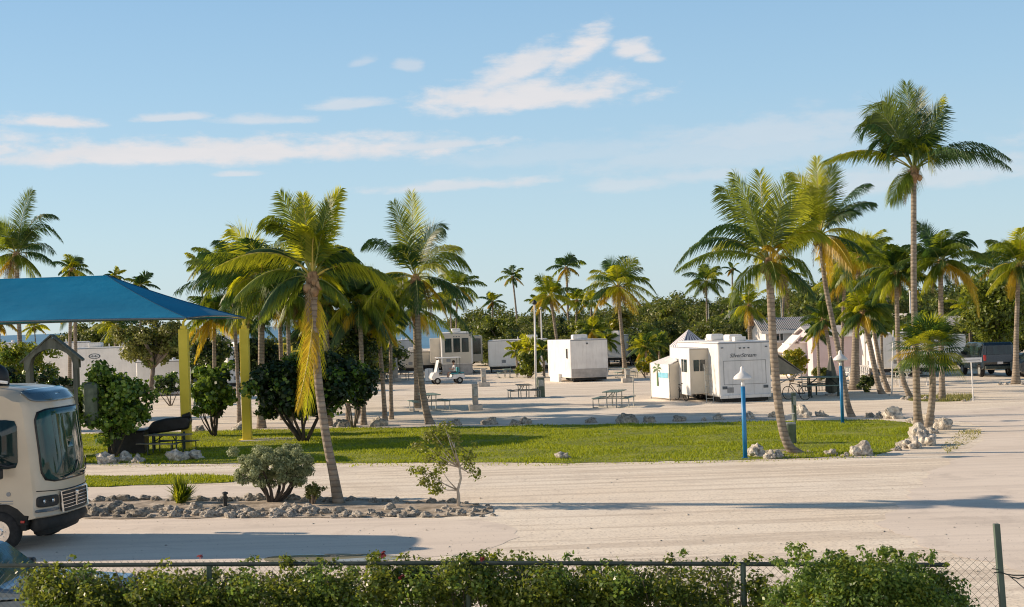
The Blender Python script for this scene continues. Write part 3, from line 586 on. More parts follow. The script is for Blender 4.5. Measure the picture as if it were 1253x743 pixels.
ppx('tall coconut palm with a round dark head, leaning at the back edge of the lawn', (525, 519), (509, 340), 88, path=[(527, 520), (521, 500), (516, 470), (513, 430), (511, 390), (509, 340)], near=2, rpx=(14, 9), seed=2, n=10, yellow=.1, lime=.3, flare=1.6, coconuts=3,
    fr=[(-64, -38, -40, -62, 1, .9), (-66, 18, -40, -14, 1, .9), (-44, 60, -30, 10, 0, .9), (66, -12, 40, -46, 0, 1), (62, 40, 46, 0, 1, .9), (70, 72, 44, 30, 1, .9), (34, -60, 14, -62, 1, .9), (-6, -104, -4, -50, 2, 1), (-28, -92, -14, -52, 0, .9), (40, 52, 26, 6, 3, .8)])
ppx('slender palm standing just behind the tall leaning palm at the lawn edge', (511, 499), (508, 380), 60, near=1, rpx=(11, 9), seed=3, n=18)
ppx('coconut palm with a swollen crown base, rising behind the canopy at the left edge', (32, 500), (20, 312), 66, midpx=(24, 410), near=2, rpx=(9, 8), seed=4, n=15, yellow=.2, Y=75, lime=.2,
    fr=[(54, -46, 24, -62, 1, 1), (56, -18, 28, -60, 1, 1), (-50, -30, -26, -60, 0, 1), (22, -78, 6, -52, 0, .9), (-16, 60, -14, 10, 2, .9), (-6, 40, -10, 0, 3, .8)])
ppx('dark green coconut palm with a thick trunk behind the right yellow post', (320, 524), (321, 348), 96, near=1, rpx=(13, 11), seed=5, n=34, lime=.12, deep=.7, fr=[(-104, 8, -60, -22, 1, 1), (-70, -38, -40, -40, 1, 1), (-96, -30, -50, -40, 0, .9)])
ppx('feathery palm with drooping dark fronds beside the canopy tip', (292, 480), (284, 335), 62, near=1, rpx=(7, 6), seed=6, n=28, deep=.6, lime=.15, Y=66)
ppx('small far palm seen above the canopy tip', (251, 440), (246, 325), 30, near=0, rpx=(4, 3), seed=7, n=16, deep=.7, lime=.1, Y=130)
ppx('palm with golden hanging fronds between the two yellow posts', (262, 470), (262, 388), 52, near=1, rpx=(7, 7), seed=8, n=20, yellow=.5, lime=.3, Y=67, fr=[(-36, 34, -20, -8, 3, .9), (-22, 56, -10, 10, 3, .7)])
ppx('palm with a stout orange-brown crown base, behind the near palm', (402, 498), (398, 372), 50, near=1, rpx=(11, 11), seed=9, n=18, Y=63)
ppx('bushy palm with fronds sweeping to the ground left of the leaning palm', (444, 480), (440, 372), 62, near=1, rpx=(9, 8), seed=10, n=36, yellow=.2, deep=.5, droopy=1.5, Y=63)
ppx('low spreading palm filling the gap under the bushy palm', (470, 470), (462, 398), 44, near=1, rpx=(8, 8), seed=11, n=32, deep=.6, droopy=1.4, Y=65, lime=.2)
ppx('small palm head with thin twin-looking stem right of the tall leaning palm', (557, 440), (560, 352), 38, near=0, rpx=(4, 3), seed=12, n=18, Y=118)
ppx('thin far palm stem close to the twin-looking stem', (553, 440), (551, 366), 24, near=0, rpx=(4, 3), seed=13, n=12, Y=125)
ppx('lone tiny palm against the sky left of the palm group in the middle', (636, 425), (627, 339), 21, near=0, rpx=(4, 3), seed=14, n=13, Y=150, lime=.05, deep=.6)
ppx('small round-headed palm left of the lone tiny palm', (602, 430), (603, 370), 20, near=0, rpx=(4, 3), seed=15, n=14, Y=135)
ppx('tall dark palm with separated fronds above the square white trailer', (697, 430), (693, 328), 32, near=0, rpx=(5, 4), seed=16, n=12, Y=128, lime=.05, deep=.6, midpx=(695, 380))
ppx('yellow-green palm with a curving trunk above the square white trailer', (687, 432), (674, 362), 36, near=1, rpx=(6, 5), seed=17, n=20, yellow=.5, lime=.7, Y=112, midpx=(679, 400))
ppx('half-hidden small palm under the tall dark palm', (704, 428), (706, 368), 24, near=0, rpx=(4, 3), seed=18, n=14, Y=125, lime=.5)
ppx('short palm with a slender grey stem left of the yellow-green palm', (661, 430), (660, 372), 22, near=0, rpx=(4, 3), seed=19, n=12, Y=130, lime=.4)
ppx('big-headed palm with a curved trunk between the two trailer groups', (765, 448), (756, 352), 52, midpx=(760, 400), near=1, rpx=(8, 6), seed=20, n=30, yellow=.5, lime=.4, Y=108, fr=[(-46, 24, -28, -26, 2, 1), (-30, 34, -18, -4, 3, .9), (46, 6, 28, -26, 0, 1)])
ppx('small palm tucked behind the big-headed palm', (722, 425), (724, 370), 26, near=0, rpx=(4, 3), seed=21, n=14, Y=130)
ppx('dark medium palm behind the big trailer, left of the curved palm', (866, 425), (864, 345), 33, near=1, rpx=(4, 3), seed=22, n=18, Y=115, lime=.15)
ppx('tiny palm stem left of the dark medium palm', (897, 425), (896, 330), 14, near=0, rpx=(3, 3), seed=23, n=9, Y=140)
ppx('bright short palm behind the roof of the big trailer', (917, 425), (916, 375), 38, near=1, rpx=(6, 5), seed=24, n=20, Y=100, lime=.35)
ppx('large coconut palm with a hooked trunk foot, behind the near blue lamp post', (980, 555), (941, 322), 100, path=[(980, 555), (963, 542), (953, 499), (946, 421), (942, 343), (941, 322)], near=2, rpx=(19, 13), seed=25, n=4, lime=.5, yellow=.1, flare=1.3, coconuts=4,
    fr=[(-112, 4, -72, -66, 1, .95), (-112, 8, -60, -34, 0, .9), (-90, -22, -50, -78, 1, 1.0), (-60, -92, -26, -66, 0, 1), (-44, -108, -18, -60, 0, 1), (-8, -112, -6, -58, 2, 1), (24, -104, 8, -54, 0, 1), (46, -88, 22, -60, 2, 1), (66, -30, 38, -56, 2, 1.1), (10, 34, 4, -50, 3, .9), (-12, 28, -10, -44, 2, 1), (50, 20, 30, -22, 0, .9), (58, 40, 34, 8, 1, .9), (-50, 50, -34, 0, 0, .9)])
ppx('yellow-lit coconut palm right of the hooked-foot palm, behind the far blue lamp post', (1040, 510), (1004, 288), 84, path=[(1043, 511), (1036, 490), (1028, 440), (1019, 395), (1009, 343), (1004, 288)], near=2, rpx=(13, 8), seed=26, n=9, lime=.5, yellow=.3, coconuts=4, flare=1.4,
    fr=[(62, -64, 34, -58, 1, 1), (64, -40, 30, -44, 1, 1), (-8, -92, -6, -48, 2, .9), (-38, -74, -16, -70, 2, .9), (14, -84, 8, -46, 0, 1), (-42, 20, -24, -14, 1, .9), (54, 26, 40, 0, 1, .9), (-14, -56, -26, -36, 2, 1), (40, 70, 34, 10, 1, .9), (8, 60, 10, 0, 3, .9)])
ppx('small palm glimpsed between the two big right palms', (957, 425), (960, 338), 28, near=0, rpx=(4, 4), seed=27, n=16, Y=125, lime=.4)
ppx('tallest coconut palm, standing at the right tip of the lawn', (1122, 523), (1118, 208), 100, path=[(1124, 523), (1122, 490), (1120, 420), (1118, 343), (1118, 208)], near=2, rpx=(17, 10), seed=28, n=4, yellow=.05, lime=.15, flare=1.5, coconuts=5,
    fr=[(-106, -10, -50, -46, 2, .8), (-104, -14, -56, -38, 0, .8), (112, -2, 66, -42, 1, .95), (108, -12, 54, -52, 1, .9), (-64, -40, -52, -86, 1, 1.05), (-52, -66, -38, -88, 0, 1.1), (-30, -86, -22, -70, 0, 1.1), (-2, -108, 0, -56, 0, 1.0), (10, -98, 6, -56, 1, 1.0), (42, -92, 16, -50, 2, .75), (38, -78, 16, -44, 1, .9), (26, -40, 14, -48, 1, .8), (-34, -4, -30, -54, 1, 1), (4, -4, -4, -60, 0, 1.1), (16, 4, 16, -54, 2, 1), (-54, -20, -34, -62, 1, 1)])
ppx('dark coconut palm on the stone-ringed islet, behind the tallest palm', (1153, 490), (1151, 322), 58, near=2, rpx=(11, 9), seed=29, n=28, lime=.12, deep=.5, flare=1.5, yellow=.3, fr=[(44, 66, 40, 0, 3, .8), (40, 40, 34, -14, 1, .9), (42, -22, 26, -44, 1, .9), (-30, -52, -10, -36, 1, .9)])
ppx('palm with a bowed lower trunk left of the tallest palm', (1116, 488), (1097, 335), 56, path=[(1116, 488), (1106, 468), (1100, 440), (1098, 400), (1097, 335)], near=1, rpx=(11, 8), seed=30, n=34, lime=.2, deep=.4, yellow=.3, flare=1.2)
ppx('rightmost coconut palm, cut by the picture edge, with stones at its foot', (1243, 470), (1247, 325), 64, near=2, rpx=(13, 7), seed=31, n=30, lime=.4, yellow=.25, flare=1.7)
ppx('thick-footed palm in front of the pink house', (1046, 477), (1052, 318), 56, near=1, rpx=(18, 9), seed=32, n=30, lime=.35, yellow=.35, deep=.3)
ppx('leaning palm with a low bright green head in front of the pink house', (1082, 482), (1056, 384), 44, path=[(1080, 482), (1074, 468), (1065, 425), (1056, 384)], near=1, rpx=(12, 9), seed=33, n=22, lime=.25, midpx=(1070, 440), name='palm_tree', fr=[(-36, 14, -20, -20, 2, 1), (40, 10, 24, -18, 0, 1)])
ppx('second leaning stem crossing behind the bright green head', (1088, 480), (1064, 370), 44, path=[(1088, 480), (1078, 450), (1071, 415), (1064, 370)], near=1, rpx=(9, 7), seed=34, n=20, lime=.3, midpx=(1079, 430))
ppx('straight palm with its head above the pink house, between the two right palm groups', (1062, 465), (1070, 318), 46, near=1, rpx=(7, 6), seed=35, n=20, lime=.4, yellow=.5, Y=92)
ppx('short ragged palm with a dead hanging frond in front of the pink house', (1017, 468), (1008, 392), 32, near=1, rpx=(6, 7), seed=36, n=20, deep=.4, midpx=(1015, 430), Y=82, lime=.15, fr=[(-16, 40, -8, 14, 3, .8)])
ppx('young green palm in front of the tan roof, left of the big leafy tree', (1188, 440), (1186, 378), 32, near=1, rpx=(6, 5), seed=37, n=20, Y=98, lime=.3, yellow=.3)
ppx('far dark palm right of the islet palm', (1212, 425), (1211, 330), 44, near=0, rpx=(5, 4), seed=38, n=20, Y=120, deep=.6)
ppx('far thin palm behind the pink house roof', (1085, 420), (1086, 350), 26, near=0, rpx=(4, 3), seed=39, n=14, Y=130)
ppx('small far palm at the right picture edge', (1236, 425), (1240, 350), 28, near=0, rpx=(4, 3), seed=40, n=14, Y=130)
ppx('palm with yellowing fronds showing below and above the canopy', (93, 470), (92, 372), 46, near=1, rpx=(8, 6), seed=41, n=22, Y=95, yellow=.4, lime=.3)
ppx('tall-stemmed palm poking above the canopy ridge', (85, 470), (88, 330), 30, near=1, rpx=(7, 6), seed=42, n=18, Y=100, lime=.4)
ppx('small palm over the canopy hip, the left of two', (141, 440), (141, 338), 17, near=0, rpx=(4, 3), seed=43, n=14, Y=125, deep=.6)
ppx('small palm over the canopy hip, the right of two', (171, 440), (173, 350), 26, near=0, rpx=(4, 3), seed=44, n=16, Y=125, deep=.7)
ppx('yellow palm under the canopy edge right of the wooden tower', (140, 450), (142, 400), 34, near=0, rpx=(5, 4), seed=45, n=18, Y=115, yellow=.5, lime=.5)
ppx('low palm hanging dark fronds into the left picture edge', (-14, 480), (-10, 388), 40, near=1, rpx=(8, 6), seed=46, n=20, Y=62, deep=.7, lime=.05)
ppx('pale thin palm behind the wooden tower', (46, 440), (42, 400), 22, near=0, rpx=(3, 2), seed=47, n=14, Y=120, lime=.9)
ppx('palm with hanging dark fronds in front of the yellow railing', (345, 470), (342, 372), 34, near=0, rpx=(9, 7), seed=48, n=18, Y=68, deep=.7, lime=.05)
ppx('thin palm stem seen against the sea, left of two', (252, 440), (254, 372), 18, near=0, rpx=(3, 3), seed=49, n=10, Y=140)
# low, trunkless young palms
def young(label, bpx, R, seed, Y, **kw):
    b = P(bpx[0], bpx[1], Y); b.z = 0; c = P(bpx[0], bpx[1], Y); c.z = max(c.z, .5); s = Y / F
    return palm(label, b, c, R * s, rad=(.12, .12), seed=seed, near=0, n=18, boots=False, group='young palms without tall trunks', **kw)
young('young pale palm clump left of the square white trailer', (648, 428), 26, 60, 108, lime=.7)
young('young green palm between the trailers in the middle', (632, 430), 20, 61, 112, lime=.4)
young('young palm to the left of the big trailer', (790, 425), 26, 62, 104, lime=.3)
young('young palm behind the small white shed awning', (806, 420), 22, 63, 106, lime=.2)
young('young palm beside the corrugated roof', (893, 395), 24, 64, 120, lime=.6)
young('young palm in front of the mangroves above the square trailer', (725, 405), 24, 65, 118, lime=.3)
young('young palm left of the tan fifth wheel', (462, 430), 26, 66, 110, lime=.2)
# fan palm
def fan_palm():
    base = G(1133, 529); Y = base.y; s = Y / F; root = empty('fan_palm', base, 0, 'fan palm with stiff pleated leaves and a bent stem beside the tallest palm', 'palm tree')
    c = P(1137, 428, Y) - base; mid = (P(1141, 478, Y) - base); ctl = mid * 2 - c * .5
    MB().tube([bez(Vector((0, 0, -.1)), ctl, c, i / 12) for i in range(13)], [.14 - .04 * i / 12 + .07 * math.exp(-i * .9) for i in range(13)], 10).build('trunk', M['bark_palm'], root, smooth=True)
    mb = MB(); g = random.Random(4); mats = [M['fr_green'], M['fr_deep'], M['fr_lime'], M['fr_yellow'], M['rachis']]
    for i in range(40):
        az = i * 2.4; f = (i + .5) / 40; el = math.radians(80 - 115 * f); d = Vector((math.cos(az) * math.cos(el), math.sin(az) * math.cos(el), math.sin(el))); L = .62 + .15 * g.random()
        hub = c + d * L; mb.tube([c, c + d * L * .5 + Vector((0, 0, .05)), hub], [.02, .014, .01], 4, 4)
        sd = d.cross(Vector((0, 0, 1)))
        if sd.length < .1: sd = Vector((1, 0, 0))
        sd.normalize(); col = 3 if (f > .65 and g.random() < .25) else g.choice([0, 1, 1, 2])
        for j in range(26):
            a = math.radians(-105 + 210 * j / 25); q = (d * math.cos(a) + sd * math.sin(a)).normalized(); ln = (.95 - .25 * abs(a) / 1.9) * g.uniform(.9, 1.05); w = q.cross(d.cross(sd)) * .028
            e1 = hub + q * ln * .6; e2 = hub + q * ln + Vector((0, 0, -.2 * ln * (.6 + f)))
            mb.add([hub, e1 + w, e2, e1 - w], [(0, 3, 2, 1)], col)
    mb.build('crown', mats, root)
fan_palm()
# ================================================================== BROAD TREES AND SHRUBS
protos = []
for i, (r, h, th) in enumerate([(4.4, 6.4, 2.0), (3.8, 5.6, 1.5), (5.2, 6.9, 2.2), (3.2, 6.0, 2.0)]):
    protos.append(shrub('mangrove_tree', 'dense green broadleaf tree in the treeline behind the trailers', 'tree', (0, 0, 0), r, r, .35, h, 9000, .30, [M['lf_mangrove'], M['lf_olive'], M['lf_dark']], [6, 2.2, 1], stems=7, nclump=90, cr_=.85, seed=40 + i, trunk_h=th, stem_r=.18, group='broadleaf trees of the treeline', shell=.6))
prof = [(560, 392), (590, 383), (640, 383), (700, 384), (740, 385), (770, 375), (800, 364), (830, 372), (850, 368), (900, 376), (950, 376), (1000, 352), (1030, 352), (1060, 350), (1120, 366), (1180, 352), (1250, 350), (1330, 345)]
def top_at(x):
    for (a, ya), (b, yb) in zip(prof, prof[1:]):
        if a <= x <= b: return ya + (yb - ya) * (x - a) / (b - a)
    return prof[0][1] if x < prof[0][0] else prof[-1][1]
tops = [6.4, 5.6, 6.9, 6.0]; used = set(); tg = random.Random(9)
def place_tree(x, ty, Y):
    k = tg.randrange(4); hgt = P(x, ty, Y).z; b = P(x, ty, Y); s = hgt / tops[k] * 1.13
    rz = tg.uniform(0, 6.28); sc_ = (max(s, .75), max(s, .75), s)
    if k not in used: used.add(k); r = protos[k]; r.location = (b.x, b.y, 0); r.rotation_euler.z = rz; r.scale = sc_; return r
    return dup(protos[k], (b.x, b.y, 0), rz, scale=sc_)
x = 575
while x < 1330: place_tree(x, top_at(x) + tg.uniform(-5, 7), tg.uniform(158, 178)); x += tg.uniform(17, 27)
x = 580
while x < 1320: place_tree(x, top_at(x) + tg.uniform(6, 20), tg.uniform(138, 150)); x += tg.uniform(22, 36)
for x, ty in ((100, 408), (120, 402), (150, 398), (345, 396 + 22), (385, 402), (420, 405), (455, 408), (-20, 418), (206, 405), (232, 408)): place_tree(x, ty, tg.uniform(120, 135))
def spx(name, label, cat, bpx, x0, x1, y0, y1, n, leaf_px, mats, Y=None, depth=.8, **kw):
    """plant from its outline in the photograph, standing at its foot"""
    b = G(*bpx) if Y is None else P(bpx[0], bpx[1], Y); b.z = 0; Yb = b.y; s = Yb / F
    cx = P((x0 + x1) / 2, (y0 + y1) / 2, Yb); rx = (x1 - x0) / 2 * s; z1 = P((x0 + x1) / 2, y0, Yb).z; z0 = max(.02, P((x0 + x1) / 2, y1, Yb).z)
    r = shrub(name, label, cat, (cx.x, b.y, 0), rx, rx * depth, z0, z1, n, leaf_px * s, mats, cr_=kw.pop('cr', .34) * (z1 - z0) * .5, **kw)
    return r
spx('olive_tree', 'small olive-green tree with a curved pale trunk in front of the white trailer left', 'tree', (186, 478), 140, 226, 388, 446, 9000, 4.2, [M['lf_olive'], M['lf_mangrove']], Y=92, nclump=60, trunk_h=2.1, stem_r=.16, stems=10, seed=70, bark='bark', weights=[3, 1])
spx('sea_grape_bush', 'large glossy bush between the motorhome and the black bench', 'bush', (124, 561), 90, 186, 446, 545, 11000, 5.2, [M['lf_grape'], M['lf_dark']], nclump=110, stems=6, seed=71, bark='bark_dark', aspect=.9, weights=[5, 1], cr=.27, shell=.3)
spx('sea_grape_bush', 'glossy bush on open forked stems between the two yellow posts', 'bush', (257, 534), 230, 292, 443, 508, 5600, 5.2, [M['lf_grape'], M['lf_dark']], nclump=75, stems=12, seed=72, bark='bark_dark', aspect=.9, weights=[5, 1], stem_r=.045, cr=.27, shell=.3)
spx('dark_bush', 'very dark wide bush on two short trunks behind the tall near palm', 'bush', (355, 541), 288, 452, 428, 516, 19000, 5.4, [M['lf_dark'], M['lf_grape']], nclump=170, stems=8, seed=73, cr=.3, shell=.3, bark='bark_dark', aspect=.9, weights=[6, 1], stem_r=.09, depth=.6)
spx('silver_shrub', 'flat-topped grey-green shrub on bare twisted stems in the rock bed', 'bush', (345, 614), 276, 388, 546, 597, 26000, 3.2, [M['lf_silver']], nclump=95, stems=9, seed=74, bark='bark_dark', stem_r=.075, shell=.45, aspect=.5, cr=.32, flat_top=True)
spx('small_shrub', 'little leafy plant beside the grey-green shrub stems', 'bush', (378, 617), 362, 402, 585, 612, 900, 3.4, [M['lf_olive']], nclump=26, stems=7, seed=75, shell=.2)
def sapling():
    b = G(561, 620); Y = b.y; s = Y / F; root = empty('sapling', b, 0, 'thin sapling with a white forked stem at the end of the rock bed', 'tree')
    W = lambda x, y: P(x, y, Y) - b
    mb = MB(); g = random.Random(8)
    mb.tube([Vector((0, 0, -.05)), W(561, 606), W(560, 600), W(564, 585), W(561, 565), W(556, 548), W(548, 530)], [.05, .04, .035, .03, .024, .018, .008], 7)
    tips = [(515, 575), (535, 595), (538, 570), (582, 580), (577, 571), (520, 545), (530, 528), (545, 522), (556, 540), (575, 552), (540, 550), (525, 560), (533, 583)]
    for x, y in tips:
        st = W(560, 600) if y > 565 and x < 560 else W(562, 572); e = W(x, y) + Vector((0, g.uniform(-.25, .25), 0)); md = st.lerp(e, .5) + Vector((0, g.uniform(-.1, .1), -.04)); mb.tube([st, md, e], [.018, .012, .005], 5)
    mb.build('trunk', M['bark_pale'], root, smooth=True)
    cs = [tuple(W(x + g.uniform(-6, 6), y + g.uniform(-5, 5)) + Vector((0, g.uniform(-.3, .3), 0))) for x, y in tips + [(530, 540), (520, 530), (540, 535), (508, 578), (550, 556), (538, 600), (515, 590), (530, 590), (545, 540), (552, 530), (536, 526), (524, 536), (512, 548), (560, 548), (568, 560), (544, 566)] for _ in range(3)]
    leaf_mesh('crown', [M['lf_olive'], M['lf_lime']], root, cs, .17, 2100, .08, seed=76, aspect=.6, weights=[1, 1.6])
sapling()
def yucca(bpx, label, Rp, n, seed, mat='fr_green', name='yucca', h=1.0):
    b = G(*bpx); s = b.y / F; root = empty(name, b, 0, label, 'plant'); mb = MB(); g = random.Random(seed)
    for i in range(n):
        az = g.uniform(0, 6.28); el = math.radians(g.uniform(12, 88)); d = Vector((math.cos(az) * math.cos(el), math.sin(az) * math.cos(el), math.sin(el) * h)); L = Rp * s * g.uniform(.7, 1.05); sd = d.cross(Vector((0, 0, 1))).normalized() * .022 if el < 1.5 else Vector((.022, 0, 0))
        o = Vector((g.uniform(-.1, .1), g.uniform(-.1, .1), g.uniform(0, .15))); m_ = o + d * L * .5; e = o + d * L + Vector((0, 0, -.1 * L * math.cos(el)))
        mb.add([o - sd * .6, o + sd * .6, m_ + sd, e, m_ - sd], [(0, 1, 2, 4), (4, 2, 3)], 0 if g.random() < .7 else 1)
    mb.build('leaves', [M[mat], M['fr_lime']], root)
yucca((222, 616), 'spiky green yucca clump behind the border rocks near the motorhome', 27, 260, 5, h=1.25)
spx('croton_bush', 'bright yellow-green bush between the big trailer and the pink house', 'bush', (968, 462), 952, 985, 424, 462, 2600, 4, [M['lf_croton'], M['lf_lime']], Y=88, nclump=36, seed=80, weights=[3, 1])
spx('round_bush', 'small olive bush at the corner of the pink house', 'bush', (1001, 464), 991, 1014, 448, 466, 1500, 3.4, [M['lf_olive'], M['lf_mangrove']], Y=86, nclump=26, seed=81)
spx('spiky_bush', 'round dark green bush right of the thick-footed palm', 'bush', (1061, 480), 1050, 1072, 457, 482, 1800, 4, [M['lf_mangrove'], M['lf_dark']], nclump=26, seed=82, aspect=.3)
spx('leafy_tree', 'big yellow-green leafy tree behind the dark van', 'tree', (1222, 455), 1176, 1262, 336, 424, 8500, 5.0, [M['lf_lime'], M['lf_mangrove']], Y=96, nclump=70, trunk_h=1.8, stem_r=.2, stems=10, seed=83, weights=[2, 1.2])
spx('croton_bush', 'yellow-tinted bush with orange tops left of the cargo trailers', 'bush', (757, 425), 742, 775, 376, 412, 1800, 4.0, [M['lf_croton'], M['lf_olive']], Y=128, nclump=30, seed=84)
spx('leafy_bush', 'yellowish bush on the treeline above the striped tent', 'bush', (817, 405), 800, 838, 376, 408, 1800, 4.2, [M['lf_lime'], M['lf_olive']], Y=130, nclump=30, seed=85)
spx('leafy_bush', 'green bush between the white box trailer and the square trailer', 'bush', (640, 460), 630, 662, 430, 462, 2000, 4.0, [M['lf_mangrove'], M['lf_lime']], Y=106, nclump=30, seed=86)
spx('leafy_bush', 'green bush right behind the square white trailer', 'bush', (722, 425), 690, 752, 388, 426, 3200, 4.2, [M['lf_mangrove'], M['lf_lime']], Y=122, nclump=44, seed=87)
spx('leafy_bush', 'leafy green bush left of the small shed awning', 'bush', (788, 450), 772, 812, 396, 456, 2600, 4.2, [M['lf_mangrove'], M['lf_grape']], Y=108, nclump=40, seed=88)
spx('croton_bush', 'small yellow and red plant left of the shed awning', 'bush', (790, 455), 780, 800, 436, 456, 900, 3.6, [M['lf_croton']], Y=100, nclump=18, seed=89)
spx('leafy_bush', 'yellow-green bush behind the motorhome roof and the wooden tower', 'bush', (30, 470), -20, 78, 420, 476, 5200, 4.6, [M['lf_lime'], M['lf_grape']], Y=74, nclump=60, seed=90, weights=[2, 1])
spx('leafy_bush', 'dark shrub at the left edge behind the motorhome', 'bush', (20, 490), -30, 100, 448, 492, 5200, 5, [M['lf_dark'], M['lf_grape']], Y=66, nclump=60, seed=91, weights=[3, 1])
spx('leafy_bush', 'low bushes below the white trailer with the oval badge', 'bush', (205, 485), 186, 232, 452, 484, 1500, 4.2, [M['lf_grape'], M['lf_dark']], Y=84, nclump=26, seed=92)
spx('leafy_bush', 'dark green shrub mass right of the near palm trunk', 'bush', (440, 480), 404, 462, 398, 482, 4200, 5, [M['lf_mangrove'], M['lf_dark']], Y=64, nclump=60, seed=93)
spx('leafy_bush', 'broadleaf bush right of the tan fifth wheel', 'bush', (607, 425), 572, 652, 386, 428, 3400, 4.2, [M['lf_mangrove'], M['lf_lime']], Y=132, nclump=50, seed=94)
spx('leafy_bush', 'shrub behind the parked white trailer right of the pink house', 'bush', (1130, 440), 1108, 1168, 392, 432, 2600, 4.4, [M['lf_mangrove'], M['lf_dark']], Y=104, nclump=40, seed=95)
spx('leafy_bush', 'dark bush between the islet palm and the dark van', 'bush', (1160, 455), 1130, 1182, 408, 458, 2400, 4.4, [M['lf_dark'], M['lf_mangrove']], Y=97, nclump=40, seed=96)
# ================================================================== SHADE CANOPY
def canopy():
    b1 = G(229, 550); b2 = G(303, 539); root = empty('shade_canopy', b1, 0, 'blue fabric hip-roof shade canopy on square yellow posts', 'canopy')
    top1 = P(228, 389, b1.y) - b1; top2 = P(300, 389, b2.y) - b1; dL = Vector((-16, .35, 0)); side = (b2 - b1)
    z = (top1.z + top2.z) / 2; A = Vector((0, 0, z)) ; B = Vector((side.x, side.y, z)); 
    A = top1; B = top2; Cn = B + dL; D = A + dL
    rg = P(130, 337, b1.y + side.y * .5) - b1; rg2 = rg + Vector((-10.2, .2, 0))
    mb = MB()
    def curved(p, q, r_, s_, n=10, sag=.16):      # cloth panel between four corners, edges drawn in a little
        vs = []
        for j in range(n + 1):
            v = j / n
            for i in range(n + 1):
                u = i / n; a = p.lerp(q, u); c = s_.lerp(r_, u); x = a.lerp(c, v); x = x + Vector((0, 0, -sag * 4 * v * (1 - v) * .6)); x.z += .10 * (4 * u * (1 - u)) * (1 - v); vs.append(x)
        mb.add(vs, [(j * (n + 1) + i, j * (n + 1) + i + 1, (j + 1) * (n + 1) + i + 1, (j + 1) * (n + 1) + i) for j in range(n) for i in range(n)])
    curved(D, A, rg, rg2); curved(A, B, rg, rg); curved(B, Cn, rg2, rg); curved(Cn, D, rg2, rg2)
    o = mb.build('fabric_roof', M['canopy'], root, smooth=False); sm = o.modifiers.new('thick', 'SOLIDIFY'); sm.thickness = .02
    hm = MB()
    for p, q in ((D, A), (A, B), (B, Cn), (Cn, D)):
        hm.tube([p.lerp(q, i / 8) + Vector((0, 0, .10 * 4 * (i / 8) * (1 - i / 8) - .02)) for i in range(9)], .035, 6)
    hm.build('hem', M['capblue'], root)
    for p, q in ((A, rg), (B, rg)): MB().tube([p.lerp(q, i / 10) + Vector((0, 0, -.16 * 4 * (i / 10) * (1 - i / 10) * .6 + .012)) for i in range(11)], .02, 5).build('seam', M['canopy_seam'], root)
    for q, tp in ((Vector((0, 0, 0)), A), (side, B), (dL, D), (side + dL, Cn)):
        q = Vector((q.x, q.y, 0)); h = tp.z - .42
        p = MB().box(q.x - .17, q.x + .17, q.y - .17, q.y + .17, -.1, h).build('post', M['yellow'], root, .02)
        MB().box(q.x - .33, q.x + .33, q.y - .33, q.y + .33, 0, .05).build('base_plate', M['yellow'], p, .01)
        k = MB(); k.box(q.x - .10, q.x + .10, q.y - .10, q.y + .10, h, h + .12); k.tube([Vector((q.x, q.y, h + .1)), Vector((q.x, q.y, h + .26)), tp + Vector((0, 0, -.03))], [.05, .055, .04], 8); k.build('corner_bracket', M['yellow'], p, .01)
    MB().box(side.x - .2, side.x + 2.2, side.y - .7, side.y + .6, 0, .04).build('concrete_pad', M['concrete'], root, .01)
canopy()
